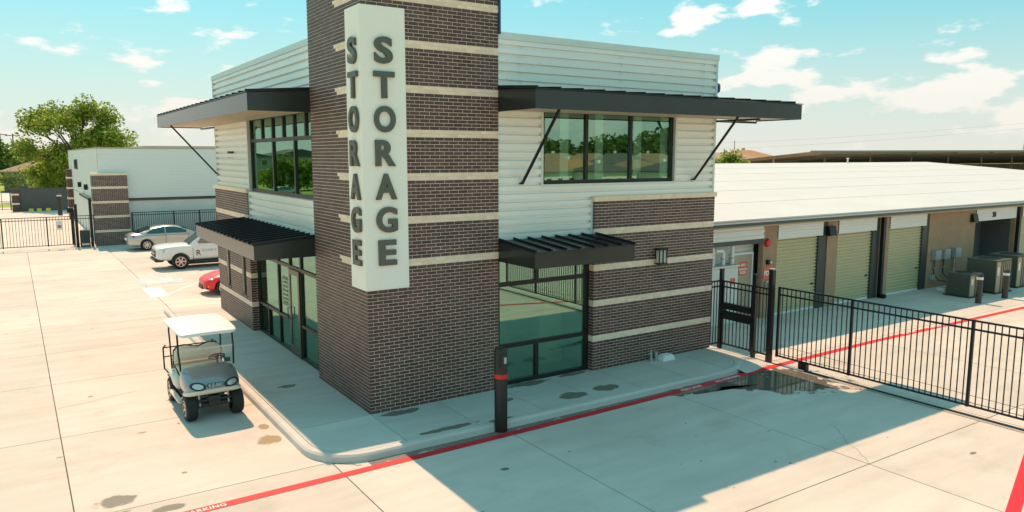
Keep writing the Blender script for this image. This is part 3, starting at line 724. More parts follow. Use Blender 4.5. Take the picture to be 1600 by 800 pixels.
canopy('y', MY-.04, -1.45, TW+.004, 12.15, 6.46, 6.86, 7.0, 0.61, 'long upper canopy over the wide front window', [(3.98, -1.3, 6.47, 3.9, 0.0, 4.84), (9.75, -1.3, 6.47, 9.6, 0.0, 4.84)], 0)
canopy('x', MX-.04, -1.45, TD+.004, 15.8, 6.50, 6.90, 7.04, 0.61, 'long upper canopy along the left side', [(14.0, -1.3, 6.52, 13.35, 0.0, 4.86)], 0)
canopy('y', MY-.04, -1.45, TW+.006, 6.125, 3.05, 3.39, 3.54, 0.405, 'small lower canopy over the front storefront', [], 0)
canopy('x', MX-.04, -1.45, TD+.006, 9.75, 3.05, 3.39, 3.54, 0.405, 'small lower canopy over the side entrance', [], 0)
# beam under the canopy overhangs beyond the wall corner
MB().box(10.45, 12.1, 0.0, 0.06, 6.40, 6.46).box(10.43, 10.5, -1.4, 0.1, 6.40, 6.455).build('overhang_beam', BRONZE, office)
MB().box(0.0, .06, 13.55, 15.7, 6.44, 6.50).build('overhang_beam', BRONZE, office)
for k, ch in enumerate("601"):
    textobj('house_number', ch, 0.42, 0.04, BRONZE, office, (0.06, 11.85-k*0.28, 5.44), (R(90), 0, R(-90)), offset=.008)
# ------------------------------------------------------------------ sign
sg_ = root('storage_sign', (-0.06, -0.06, 2.68), 'tall white corner sign reading STORAGE on both faces', 'sign')
SP = 0.05
MB().prism([(-SP, -SP), (0.94, -SP), (0.94, -0.003), (-0.003, -0.003), (-0.003, 0.74), (-SP, 0.74)], 'z', 2.68, 8.46).build('cabinet', SIGNW, sg_, bevel=.006)
for i, ch in enumerate("STORAGE"):
    zt_ = 7.86-0.688*i
    me = textmesh(ch, 0.70, 0.06, offset=0.024, align='CENTER'); me.materials.append(LETTER)
    me2 = me
    zs_ = [v.co.y for v in me.vertices]; xs_ = [v.co.x for v in me.vertices]
    h = max(zs_)-min(zs_); sc_ = 0.535/h; cx = (max(xs_)+min(xs_))/2
    wd_ = (max(xs_)-min(xs_)); sx = min(0.47, max(0.40, wd_*sc_))/wd_
    for v in me.vertices: v.co.x = (v.co.x-cx)*sx; v.co.y = (v.co.y-min(zs_))*sc_
    inst('letter', me, sg_, (0.44, -SP-0.0305, zt_-0.535), (R(90), 0, 0))
    inst('letter', me2, sg_, (-SP-0.0305, 0.30, zt_-0.535), (R(90), 0, R(-90)))

# ------------------------------------------------------------------ small things on the office
ln_ = root('wall_lantern', (8.25, -0.1, 2.65), 'small dark wall lantern on the front brick wing', 'lantern')
b = MB().box(8.17, 8.33, WY-.06, WY-.002, 2.78, 3.0).box(8.10, 8.40, WY-.24, WY-.05, 3.0, 3.04).box(8.10, 8.40, WY-.24, WY-.05, 2.62, 2.65)
for x in (8.11, 8.24, 8.37): b.box(x, x+.022, WY-.235, WY-.213, 2.65, 3.0)
b.build('housing', BLACK, ln_)
MB().box(8.135, 8.24, WY-.2, WY-.08, 2.66, 2.99).box(8.265, 8.37, WY-.2, WY-.08, 2.66, 2.99).build('glass', LAMPGL, ln_)
pp = root('standpipes', (8.0, -0.22, 0), 'pair of small grey standpipes at the foot of the front brick wing', 'pipe')
MB().tube([(7.95, -.2, 0), (7.95, -.2, .32)], .03, 10).tube([(7.85, -.2, .22), (7.95, -.2, .22)], .02, 8).lathe([(.045, 0), (.045, .1)], (7.95, -.2, .0)).build('valve_pipe', GREYP, pp)
MB().tube([(8.13, -.2, 0), (8.13, -.2, .2)], .04, 10).lathe([(.05, .2), (.05, .24)], (8.13, -.2, 0)).build('capped_pipe', GREYP, pp)
mb_ = root('meter_box', (8.45, -0.25, 0), 'low white meter box on the sidewalk beside the standpipes', 'box')
MB().hexa([(8.2, -.42, 0), (8.66, -.42, 0), (8.66, -.12, 0), (8.2, -.12, 0), (8.24, -.38, .13), (8.62, -.38, .13), (8.62, -.14, .13), (8.24, -.14, .13)]).build('body', WHITE, mb_, bevel=.015)
MB().box(8.27, 8.59, -.36, -.16, .132, .15).build('lid', WHITE, mb_, bevel=.006)
sc_ = root('security_camera', (10.5, .12, 7.3), 'small blue cased security camera at the right parapet corner', 'camera')
MB().box(10.432, 10.47, .05, .2, 7.22, 7.48).build('bracket', BRONZE, sc_)
MB().lathe([(.02, -.14), (.08, -.1), (.09, 0), (.08, .1), (.02, .14)], (10.52, .12, 7.34), n=14).build('housing', mat('blue_case', (.03, .08, .2), .4), sc_, smooth=True)

# keypad bollard
kb = root('keypad_bollard', (2.03, -1.98, PZ), 'tall black bollard with keypad and red reflective band at the kerb', 'bollard')
prof = [(.135, PZ), (.135, 1.56), (.12, 1.60)]
MB().lathe(prof, (2.03, -1.98, 0), n=28).build('post', mat('bollard_paint', (.012, .0115, .011), .35, var=.2, vscale=4), kb, smooth=True)
MB().lathe([(.139, .98), (.139, 1.07)], (2.03, -1.98, 0), n=28).build('reflective_band', mat('reflector_red', (.85, .02, .015), .3), kb, smooth=True)
MB().lathe([(.1395, .99), (.1395, 1.06)], (2.03, -1.98, 0), n=28).build('band_edge', MATS['reflector_red'], kb)
kq = MB().prism([(1.93, -2.12), (2.06, -2.145), (2.14, -2.06), (2.1, -1.98), (1.95, -1.98)], 'z', 1.22, 1.5)
kh = kq.build('keypad_hood', BLKP, kb, bevel=.01)
k_ = MB().box(-.028, .028, -.004, .004, -.065, .065).build('keypad', GREY, kb, local=True)
k_.location = Vector((2.025, -2.155, 1.375))-Vector((2.03, -1.98, PZ)); k_.rotation_euler = (0, 0, R(-12))

# ================================================================== FENCES
def picket_run(rt_, axis, fixed, a, b, z0, z1, pitch, rails, pw=0.02, posts=(), pt=0.06, ztop=None, matl=None):
    matl = matl or BLACK
    L = z1-z0; me = boxmesh('picket', pw, pw, L, matl)
    n = max(1, round((b-a)/pitch))
    for i in range(1, n):
        u = a+(b-a)*i/n
        if any(abs(u-p) < pitch*.4 for p in posts): continue
        inst('picket', me, rt_, (u, fixed, (z0+z1)/2) if axis == 'x' else (fixed, u, (z0+z1)/2))
    for z in rails:
        r_ = MB(); hw = .02
        if axis == 'x': r_.box(a, b, fixed-hw, fixed+hw, z-.02, z+.02)
        else: r_.box(fixed-hw, fixed+hw, a, b, z-.02, z+.02)
        r_.build('rail', matl, rt_)
    for p in posts:
        m_ = MB(); zt_ = ztop if ztop else z1+.02
        if axis == 'x': m_.box(p-pt/2, p+pt/2, fixed-pt/2, fixed+pt/2, z0-.03, zt_)
        else: m_.box(fixed-pt/2, fixed+pt/2, p-pt/2, p+pt/2, z0-.03, zt_)
        m_.build('post', matl, rt_)
# sliding gate
sgt = root('sliding_gate', (11.13, -6, PZ), 'long black picket sliding gate across the right drive', 'gate')
picket_run(sgt, 'y', 11.13, -11.4, -1.75, 0.05, 1.93, 0.135, (0.05, 1.75, 1.94), posts=(-1.78, -3.92, -6.75, -9.3, -11.4), pt=.06)
MB().bar((11.13, -1.8, .12), (11.13, -11.3, .12), .012).bar((11.13, -1.8, .35), (11.13, -11.3, .22), .008).build('drive_chain', BLACK, sgt)
MB().box(11.07, 11.19, -2.75, -2.5, -.14, .04).lathe([(.07, 11.08), (.07, 11.18)], (0, -2.62, -.08), axis='x', n=14).build('roller', BLACK, sgt)
tr = root('gate_track', (11.0, -6, PZ), 'thin dark steel gate track set along the drive', 'track')
MB().box(10.98, 11.03, -12, -2.75, PZ+.003, PZ+.035).build('rail', BLACK, tr)
MB().box(10.86, 10.98, -12, -2.75, PZ+.002, PZ+.009).box(11.03, 11.13, -12, -2.75, PZ+.002, PZ+.009).build('bed', mat('track_bed', (.36, .33, .28), .8), tr)
for (y, zt_, t_, lab) in ((0.12, 2.2, .10, 'black steel gate post against the right brick corner'), (-1.08, 2.2, .10, 'middle black steel gate post between walk gate and slide gate'), (-1.62, 2.42, .13, 'tallest black steel gate post holding the sliding gate')):
    pr = root('gate_post', (11.0, y, PZ), lab, 'post', 'posts of the right gate')
    MB().box(11-t_/2, 11+t_/2, y-t_/2, y+t_/2, PZ, zt_).build('shaft', BLACK, pr)
    MB().box(11-t_/2-.008, 11+t_/2+.008, y-t_/2-.008, y+t_/2+.008, zt_, zt_+.03).build('cap', mat('post_cap', (.35, .36, .36), .4) if t_ > .12 else BLACK, pr)
wg = root('walk_gate', (11.0, -.5, PZ), 'black picket walk gate with a wide crash bar', 'gate')
picket_run(wg, 'y', 11.0, -1.0, 0.05, .02, 1.88, .125, (.04, 1.72, 1.88), posts=(-.99, .04), pt=.05)
MB().box(10.96, 11.04, -.96, .02, .78, 1.02).box(10.945, 11.06, -.96, .02, 1.08, 1.26).build('crash_bar', BLACK, wg)
MB().box(10.93, 11.07, -.02, .06, .95, 1.18).build('latch', BLACK, wg)
sp_ = root('fence_infill', (11.0, -1.35, PZ), 'narrow black picket infill between the two right gate posts', 'fence')
picket_run(sp_, 'y', 11.0, -1.58, -1.12, .02, 1.88, .115, (.04, 1.72, 1.88))
sp2 = root('fence_infill', (10.7, .2, PZ), 'very narrow picket infill joining gate post and brick wing', 'fence')
picket_run(sp2, 'x', .14, 10.5, 10.95, .02, 1.88, .12, (.04, 1.72, 1.88))
# street-side fence and gate seen in the glass
sf_ = root('street_fence', (11.1, -18, PZ), 'black picket fence along the street side of the drive', 'fence')
picket_run(sf_, 'y', 11.1, -24, -12, .02, 1.9, .15, (.05, 1.74, 1.9), posts=(-12, -14.4, -16.8, -19.2, -21.6, -24))
sf2 = root('street_fence', (22, -24, PZ), 'black picket fence across the far front edge of the drive', 'fence')
picket_run(sf2, 'x', -24, 11.2, 34, .02, 1.9, .15, (.05, 1.74, 1.9), posts=(13.6, 16, 18.4, 20.8, 23.2, 25.6, 28, 30.4, 32.8))

# ================================================================== STORAGE BUILDING (right)
sb = root('storage_building', (30, 12, PZ), 'long low storage building with white metal roof and roll-up doors', 'building')
WYR = 2.2; ZE = 3.12
def wpart(name, x0, x1, z0, z1, m, y0=WYR, y1=WYR+.2, par=None): return MB().box(x0, x1, y0, y1, z0, z1).build(name, m, par or sb)
piers = [(15.45, 16.2), (19.10, 19.75), (22.55, 23.2), (26.2, 30.1), (33.95, 34.6), (37.6, 38.2), (41.2, 41.8), (44.8, 45.4)]
def blockwall(x0, x1, z0, z1, y, m, par):
    """painted block wall: each course of blocks slightly proud of recessed joints"""
    b = MB(); b.box(x0, x1, y+.004, y+.2, z0, z1); w_ = b.build('block_wall', m, par)
    c_ = MB(); r_ = 0; z = z0
    while z < z1-.02:
        u = x0-(.2 if r_ % 2 else 0)
        while u < x1-.01:
            a, e = max(u, x0), min(u+.4, x1); u += .4
            if e-a > .02: c_.box(a+.004, e-.004, y, y+.03, z+.004, min(z+.2, z1)-.004)
        z += .2; r_ += 1
    tag(c_.build('blocks', m, w_), kind='stuff'); return w_
for p in piers: blockwall(p[0], p[1], PZ, ZE, WYR, TANBLK, sb)
def rollup(x0, x1, door=True):
    hd = MB(); siding_rows(hd, x0, x1, 2.58, ZE-.01, WYR-.02, .1, .012); hd.build('header_panel', WHITE, sb, fix=False)
    if door:
        d = MB(); siding_rows(d, x0+.02, x1-.18, PZ+.08, 2.585, WYR+.12, .125, .04)
        dd = d.build('rollup_door', DOORG, sb, fix=False)
        MB().box(x0+.02, x1-.18, WYR+.08, WYR+.14, PZ+.005, PZ+.08).build('bottom_bar', WHITE, dd)
        MB().box(x1-.42, x1-.32, WYR+.06, WYR+.12, .78, .84).build('latch', BLACK, dd)
        MB().box(x1-.18, x1+.0, WYR+.02, WYR+.18, PZ, 2.585).build('jamb', JAMB, dd)
        MB().box(x0-.004, x0+.02, WYR+.02, WYR+.18, PZ, 2.585).build('jamb', JAMB, dd)
def siding_rows(b, x0, x1, z0, z1, y, per, d):
    zs = []; z = z0; k = 0
    pts_ = []
    while z < z1-1e-4:
        pts_ += [(z, 0), (min(z+per*.2, z1), d), (min(z+per*.55, z1), d), (min(z+per*.75, z1), 0)]; z += per
    pts_.append((z1, 0))
    vs = []
    for z, dd in pts_: vs += [(x0, y-dd, z), (x1, y-dd, z)]
    b.add(vs, [(2*i, 2*i+1, 2*i+3, 2*i+2) for i in range(len(pts_)-1)])
for a, b in ((16.2, 18.78), (19.75, 22.25), (23.2, 25.92), (34.6, 37.6), (38.2, 41.2), (41.8, 44.8)): rollup(a, b)
for a, b in ((18.78, 19.10), (22.25, 22.55), (25.92, 26.2)): wpart('corner_guard', a, b, PZ, ZE, JAMB, WYR+.03)
MB().box(22.56, 22.72, WYR-.14, WYR-.005, PZ+.05, ZE).box(22.56, 22.72, WYR-.32, WYR-.005, PZ+.02, PZ+.16).build('downspout', BLACK, sb)
MB().box(34.02, 34.2, WYR-.15, WYR-.005, PZ+.02, ZE).build('downspout', BLACK, sb)
# recessed bay behind the condensers
rec = MB(); siding_rows(rec, 30.1, 33.95, 2.55, ZE-.01, WYR-.02, .1, .012); rec.build('header_panel', WHITE, sb, fix=False)
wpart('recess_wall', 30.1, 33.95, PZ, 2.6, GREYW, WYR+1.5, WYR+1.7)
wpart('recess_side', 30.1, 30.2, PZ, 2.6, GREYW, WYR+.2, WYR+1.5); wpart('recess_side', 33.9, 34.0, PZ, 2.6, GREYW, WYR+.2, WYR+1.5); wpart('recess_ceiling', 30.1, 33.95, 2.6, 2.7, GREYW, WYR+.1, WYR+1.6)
# riser room
hd = MB(); siding_rows(hd, 11.4, 15.43, 2.66, ZE-.01, WYR-.02, .2, .03); hd.build('header_panel', WHITE, sb, fix=False)
wpart('lintel', 11.4, 15.45, 2.50, 2.655, GREYW, WYR+.02, WYR+.3)
rr = MB(); siding_rows(rr, 11.4, 15.45, PZ, 2.52, WYR+.42, .11, .012); rr.build('riser_room_wall', PALEW, sb, fix=False)
td = MB().box(14.3, 15.25, WYR+.33, WYR+.4, PZ+.02, 2.1).build('service_door', TANDOOR, sb)
MB().box(14.22, 14.29, WYR+.30, WYR+.41, PZ, 2.18).box(15.26, 15.33, WYR+.30, WYR+.41, PZ, 2.18).box(14.29, 15.26, WYR+.30, WYR+.41, 2.11, 2.18).build('frame', WHITE, td)
MB().box(14.4, 14.5, WYR+.29, WYR+.33, .9, 1.0).build('handle', BLACK, td)
sgn = root('fire_riser_sign', (14.85, WYR+.32, 1.4), 'small red and white sign on the tan service door', 'sign')
MB().box(14.62, 15.05, WYR+.318, WYR+.328, 1.38, 1.85).build('plate', SIGNRED, sgn)
for k, tx in enumerate(("FIRE", "SPRINKLER", "RISER")): textobj('lettering', tx, .13 if k != 1 else .085, .002, WHITE, sgn, (14.835, WYR+.315, 1.70-.13*k), (R(90), 0, 0), align='CENTER', offset=.004)
sgn = root('fdc_sign', (15.75, WYR-.02, 1.2), 'red and white sign reading FDC on the tan pier', 'sign')
MB().box(15.5, 15.98, WYR-.02, WYR-.006, 1.22, 1.66).build('plate', SIGNRED, sgn)
textobj('lettering', 'FDC', .22, .003, WHITE, sgn, (15.74, WYR-.024, 1.36), (R(90), 0, 0), align='CENTER', offset=.008)
fd = root('fdc_inlet', (15.75, WYR-.1, .9), 'round metal fire department inlet below the FDC sign', 'inlet')
MB().lathe([(.17, -.02), (.17, -.05), (.12, -.06), (.11, -.2), (.13, -.2), (.13, -.24)], (15.74, WYR, 1.0), axis='y', n=20).build('body', GREYP, fd, smooth=True)
al = root('alarm_strobe', (15.6, WYR-.1, 2.45), 'red domed fire alarm bell high on the tan pier', 'alarm')
MB().lathe([(.15, -.01), (.15, -.05), (.12, -.11), (.04, -.13)], (15.62, WYR, 2.5), axis='y', n=20).build('bell', STROBE, al, smooth=True)
sc_ = root('security_camera', (15.72, WYR-.1, 1.8), 'small black security camera on the tan pier above the FDC sign', 'camera')
MB().box(15.62, 15.76, WYR-.1, WYR-.005, 1.74, 1.9).build('housing', BLACK, sc_); MB().lathe([(.04, -.1), (.05, -.17)], (15.7, WYR, 1.83), axis='y', n=12).build('lens', GREYP, sc_)
cbx = root('riser_cabinet', (13.3, WYR+.1, PZ), 'white equipment cabinet in front of the riser room', 'cabinet')
MB().box(11.8, 14.15, WYR-.05, WYR+.35, PZ, 1.80).build('body', PALEW, cbx, bevel=.02)
MB().box(11.75, 14.2, WYR-.08, WYR+.38, 1.80, 1.86).build('top', GREYP, cbx)
MB().box(13.75, 14.0, WYR-.056, WYR-.049, 1.2, 1.42).build('placard', SIGNRED, cbx)
pi = root('riser_pipes', (13.6, WYR+.2, 1.86), 'white insulated riser pipes rising from the cabinet', 'pipe')
for x, zt_ in ((13.1, 2.5), (13.6, 2.35), (14.05, 2.55)):
    MB().tube([(x, WYR+.15, 1.86), (x, WYR+.15, zt_-.1), (x-.06, WYR+.15, zt_), (x-.4, WYR+.15, zt_)], .07, 12).build('pipe', WHITE, pi, smooth=True)
    MB().lathe([(.09, 2.05), (.09, 2.1)], (x, WYR+.15, 0), n=12).build('collar', GREYP, pi)
# eave, gutter, roof
XE = 62
wpart('frieze', 11.2, XE, ZE, 3.24, SOFFIT, WYR-.3, WYR+.2)
MB().box(11.2, XE, 1.68, WYR-.28, 3.20, 3.36).build('gutter', GUTTER, sb)
rf = MB().hexa([(11.1, 21.5, 4.90), (XE, 21.5, 4.90), (XE, 41, 3.365), (11.1, 41, 3.365), (11.1, 21.5, 4.98), (XE, 21.5, 4.98), (XE, 41, 3.43), (11.1, 41, 3.43)])
rf.hexa([(11.1, 1.66, 3.30), (XE, 1.66, 3.30), (XE, 21.5, 4.86), (11.1, 21.5, 4.86), (11.1, 1.66, 3.36), (XE, 1.66, 3.36), (XE, 21.5, 4.92), (11.1, 21.5, 4.92)])
roof = rf.build('roof', ROOFW, sb)
for k in range(6):
    ya, yb = 1.62+k*3.3133, 1.62+(k+1)*3.3133; za_, zb_ = 3.43+k*.2583, 3.43+(k+1)*.2583-.004
    MB().hexa([(11.1, ya, za_-.05), (XE, ya, za_-.05), (XE, yb+.05, zb_-.05), (11.1, yb+.05, zb_-.05), (11.1, ya, za_), (XE, ya, za_), (XE, yb+.05, zb_), (11.1, yb+.05, zb_)]).build('roof_panel', ROOFW, roof)
MB().box(11.2, 11.4, WYR, 41, PZ, 3.3).box(11.2, XE, 40.6, 40.8, PZ, 3.3).box(XE-.2, XE, WYR, 41, PZ, 3.3).build('outer_wall', TANBLK, sb)
for x, y in ((49, 20.8), (24.5, 15)):
    vp = root('roof_vent', (x, y, 3.4+.0777*(y-1.6)), 'thin white vent pipe on the white storage roof' if x > 40 else 'short white vent pipe on the white storage roof nearer the eave', 'vent')
    z_ = 3.43+.078*(y-1.62); MB().tube([(x, y, z_-.02), (x, y, z_+.35)], .06, 10).lathe([(.11, z_+.35), (.11, z_+.42)], (x, y, 0), n=12).build('pipe', WHITE, vp)
# wall lights
for x, lab in ((19.2, 'black wall light on the tan pier between the first two roll-up doors'), (29.8, 'black wall light on the tan wall beside the dark recess')):
    wl = root('wall_light', (x, WYR-.1, 2.7), lab, 'wall light', 'wall lights of the storage building')
    MB().hexa([(x-.2, WYR-.2, 2.55), (x+.2, WYR-.2, 2.55), (x+.2, WYR-.003, 2.55), (x-.2, WYR-.003, 2.55), (x-.2, WYR-.12, 2.9), (x+.2, WYR-.12, 2.9), (x+.2, WYR-.003, 2.9), (x-.2, WYR-.003, 2.9)]).build('housing', BLACK, wl)
    MB().box(x-.15, x+.15, WYR-.17, WYR-.03, 2.535, 2.55).build('lens', LAMPGL, wl)
un = root('unit_number', (31.9, WYR-.05, 2.8), 'dark unit number on the white header over the recess', 'number')
textobj('digits', '20', .32, .02, BLKP, un, (31.55, WYR-.045, 2.70), (R(90), 0, 0), offset=.01)
# disconnect boxes
for k, x in enumerate((26.75, 27.5, 28.4)):
    lab = ('leftmost', 'middle', 'rightmost')[k]+' of three grey disconnect boxes on the tan wall'
    bx_ = root('disconnect_box', (x, WYR-.15, 1.05), lab, 'electrical box', 'disconnect boxes on the tan wall')
    MB().box(x-.24, x+.24, WYR-.2, WYR-.003, 1.07, 1.48).build('body', mat('box_grey', (.42, .46, .46), .4, metal=.3), bx_, bevel=.015)
    MB().box(x+.24, x+.30, WYR-.14, WYR-.06, 1.3, 1.42).build('handle', BLKP, bx_)
    tx = (26.9, 27.6, 28.4)[k]
    MB().tube([(x-.05, WYR-.06, 1.07), (x-.05, WYR-.06, .45), (x+.1, WYR-.2, .2), (x+.5, WYR-.6, .1), (x+.9, WYR-1.0, .1)], .022, 8).build('conduit', BLKP if k < 2 else GREYP, bx_)
    MB().box(x-.1, x, WYR-.1, WYR-.02, .68, .74).build('coupling', GREYP, bx_)
jb = root('junction_box', (26.7, WYR-.1, .3), 'tiny pale junction box low on the tan wall', 'electrical box'); MB().box(26.5, 26.72, WYR-.12, WYR-.003, .22, .42).build('body', GREY, jb, bevel=.01)
hb = root('hand_hole', (26.3, 1.5, PZ), 'small white ground box before the tan wall', 'box'); MB().box(26.05, 26.55, 1.3, 1.65, PZ, PZ+.16).build('body', WHITE, hb, bevel=.02); MB().box(26.1, 26.5, 1.34, 1.61, PZ+.16, PZ+.185).build('lid', GREY, hb)
# condensers
def condenser(x, y, sx, sy, h, lab, rnd_=.06):
    c_ = root('condenser_unit', (x, y, PZ), lab, 'air conditioner', 'air conditioners by the storage building')
    x0, x1, y0, y1 = x-sx/2, x+sx/2, y-sy/2, y+sy/2
    MB().box(x0+.03, x1-.03, y0+.03, y1-.03, PZ+.05, PZ+h-.06).build('core', ACG, c_)
    MB().box(x0-.05, x1+.05, y0-.05, y1+.05, PZ, PZ+.05).build('base_pan', BLKP, c_)
    MB().box(x0-.02, x1+.02, y0-.02, y1+.02, PZ+h-.06, PZ+h).build('top_cover', ACG, c_, bevel=.03)
    MB().lathe([(sx*.33, PZ+h+.002), (sx*.33, PZ+h+.02), (sx*.28, PZ+h+.02), (sx*.28, PZ+h+.004)], (x, y, 0), n=24).build('fan_grille', BLKP, c_)
    n = 14
    for k in range(n):
        z = PZ+.1+(h-.2)*k/n
        MB().box(x0-.005, x1+.005, y0-.005, y1+.005, z, z+.018).build('louvre', ACG, c_)
    # corner panel and ribs on the side towards the drive
    MB().box(x0-.012, x0+.32, y0-.012, y0+.02, PZ+.06, PZ+h-.06).build('service_panel', ACT, c_)
    for k in range(5):
        u = x0+.42+(sx-.46)*k/5; MB().box(u, u+.05, y0-.02, y0+.02, PZ+.06, PZ+h-.06).build('guard_rib', ACT, c_)
    MB().box(x0+.06, x0+.2, y0-.016, y0-.012, PZ+h*.55, PZ+h*.8).build('data_label', WHITE, c_)
    return c_
condenser(26.0, .55, .95, .95, .95, 'smallest condenser unit nearest the roll-up doors')
condenser(28.0, .55, 1.3, 1.2, 1.38, 'large condenser unit in the middle of the three')
condenser(30.3, .75, 1.3, 1.2, 1.38, 'large condenser unit farthest right, before the dark recess')
def bollard(x, y, r_, h, lab, group, band=WHITE, m=None, z0=PZ):
    b_ = root('bollard', (x, y, z0), lab, 'bollard', group)
    MB().lathe([(r_, z0), (r_, z0+h-.02), (r_*.7, z0+h+.03)], (x, y, 0), n=18).build('post', m or mat('bollard_brown', (.05, .04, .033), .5), b_, smooth=True)
    MB().lathe([(r_+.004, z0+h-.2), (r_+.004, z0+h-.1)], (x, y, 0), n=18).build('band', band, b_, smooth=True)
    return b_
bollard(24.75, -.62, .11, 1.12, 'brown bollard with white band before the smallest condenser', 'bollards by the condensers')
bollard(26.75, -.68, .11, 1.12, 'brown bollard with white band before the farthest condenser', 'bollards by the condensers')
bollard(33.2, 1.0, .12, 1.2, 'dark bollard with white band beside the recess corner', 'bollards by the condensers')

# ================================================================== GATE BUILDING (left, far)
gb = root('gate_building', (6, 53, PZ), 'pale ribbed metal storage building behind the left parking lot', 'building')
GY = 39.75; GX0 = -1.45; GX1 = 22.0; GY1 = 68.0
s_ = MB(); siding(s_, 'y', GY, -1, GX0, GX1, 2.80, 5.95, d=.02); siding(s_, 'x', GX0, -1, GY, GY1, 2.55, 5.95, d=.02)
s_.build('upper_siding', mat('pale_siding', (.78, .80, .76), .45, metal=.1), gb, fix=False)
MB().box(GX0, GX1, GY+.0, GY+.2, PZ, 2.62).box(GX0, GX0+.2, GY+.2, GY1, PZ, 2.5).build('lower_wall', PALEW, gb)
MB().box(GX0+.2, GX1, GY-.05, GY+.05, 2.62, 2.80).build('band_trim', BRONZE, gb)
MB().box(GX0-.25, GX0+.05, GY+.3, GY+14, 2.45, 2.60).build('side_awning', BRONZE, gb)
MB().box(GX0-.04, GX1, GY-.04, GY+.3, 5.95, 6.03).box(GX0-.04, GX0+.3, GY+.3, GY1, 5.95, 6.03).build('cap', SOFFIT, gb)
MB().box(GX0+.3, GX1, GY+.3, GY1, 5.6, 5.7).build('roof', ROOFW, gb)
MB().box(2.0, GX1, GY+6, GY1, 5.7, 6.22).build('roof_upstand', SOFFIT, gb)
MB().box(GX0+.3, GX1, GY1-.2, GY1, PZ, 5.9).build('rear_wall', PALEW, gb)
pl = MB().box(-1.87+PROUD, .13-PROUD, 39.35+PROUD, 40.4, PZ, 4.30).build('brick_pillar', MORTAR, gb)
dk, cm_ = MB(), MB(); gc = set()
for k in range(4): gc |= {11+12*k, 12+12*k}
brick_face('y', 39.35, -1, -1.87, .13, courses(PZ, 58, gc), [], dk, cm_); brick_face('x', -1.87, -1, 39.40, 40.4, courses(PZ, 58, gc), [], dk, cm_, off=1)
tag(dk.build('brickwork', BRICK, pl), kind='stuff'); tag(cm_.build('cream_brickwork', CREAM, pl), kind='stuff')
MB().box(-1.92, .18, 39.30, 40.42, 4.302, 4.42).build('coping', CAST, pl)
pl = MB().box(-1.87, GX0-.02, 64.5, 66, PZ, 4.3).build('brick_pillar', BRICK, gb)
for k in range(4): MB().box(-1.89, GX0, 64.48, 66.02, .7+.92*k, .86+.92*k).build('cream_band', CREAM, pl)
for k, (ch) in enumerate("601"): textobj('wall_number', ch, 1.1, .06, BLKP, gb, (GX0-.06, 59.8-k*1.35, 4.45), (R(90), 0, R(-90)), offset=.04)
for y in (48.5, 54.5):
    wl = root('wall_light', (GX0-.1, y, 3.2), 'dark wall light on the side of the gate building, '+('nearer the brick pillar' if y < 50 else 'farther from the brick pillar'), 'wall light', 'wall lights of the gate building')
    MB().box(GX0-.25, GX0-.02, y-.25, y+.25, 3.05, 3.45).build('housing', BLACK, wl, bevel=.03)
# left sliding gate and its gear
lg = root('sliding_gate', (-6, 39.3, PZ), 'black picket sliding gate across the far left drive', 'gate')
picket_run(lg, 'x', 39.3, -11.5, -3.0, .02, 1.78, .16, (.05, 1.62, 1.78), pw=.024, posts=(-11.5, -9.1, -6.75, -4.45, -3.02), pt=.07)
for x, zt_, lab in ((-2.87, 2.5, 'dark gate post at the left of the far gate operator'), (-2.07, 2.85, 'taller dark gate post at the right of the far gate operator')):
    pr = root('gate_post', (x, 39.35, PZ), lab, 'post', 'posts of the far left gate')
    MB().box(x-.08, x+.08, 39.27, 39.43, PZ, zt_).build('shaft', BLACK, pr); MB().box(x-.09, x+.09, 39.26, 39.44, zt_, zt_+.03).build('cap', BLACK, pr)
op = root('gate_operator', (-2.5, 38.95, PZ), 'dark green gate operator box between the far gate posts', 'gate operator')
MB().box(-2.75, -2.22, 38.75, 39.2, PZ+.05, .92).build('housing', mat('operator_green', (.02, .035, .03), .5), op, bevel=.02)
MB().box(-2.8, -2.17, 38.7, 39.22, PZ, PZ+.05).build('base', GREY, op); MB().box(-2.70, -2.27, 38.735, 38.75, .0, .12).build('vent', GREYP, op)
f3 = root('fence_infill', (-1.97, 39.35, PZ), 'short black picket fence joining the far gate post and pillar', 'fence'); picket_run(f3, 'x', 39.33, -2.8, -1.9, .02, 1.8, .15, (.05, 1.62, 1.8), posts=(-1.92,), pt=.06)
f4 = root('picket_fence', (4, 39.0, PZ), 'black picket fence standing before the gate building wall', 'fence'); picket_run(f4, 'x', 39.0, .2, 9.5, .02, 1.9, .125, (.05, 1.74, 1.9), pw=.026, posts=(.22, 2.7, 4.3, 6.7, 9.2), pt=.08)
kp = root('keypad_stand', (-3.8, 41.2, PZ), 'slim dark keypad stand behind the far left gate', 'keypad')
MB().box(-3.05, -2.9, 41.1, 41.25, PZ, 2.2).build('post', BLACK, kp); MB().box(-3.25, -2.9, 41.05, 41.1, 1.9, 2.2).build('hood', BLACK, kp)
hs = root('hanging_sign', (-4.0, 39.25, .9), 'small white warning sign hanging on the far left gate', 'sign'); MB().box(-3.98, -3.62, 39.25, 39.262, 1.0, 1.55).build('plate', WHITE, hs); MB().box(-3.9, -3.7, 39.246, 39.25, 1.1, 1.28).build('print', SIGNRED, hs)
bollard(-2.35, 70.5, .2, 2.0, 'dark bollard standing before the grey enclosure wall', 'bollards at the back', m=BLKP)
ew = root('enclosure_wall', (-4, 78, PZ), 'dark grey enclosure wall with brick end at the far left', 'wall')
MB().box(-6.15, -1.2, 78, 78.3, PZ, 2.15).build('panel', GREYW, ew); MB().box(-6.2, -1.2, 77.95, 78.35, 2.15, 2.22).build('cap', GREYW, ew)
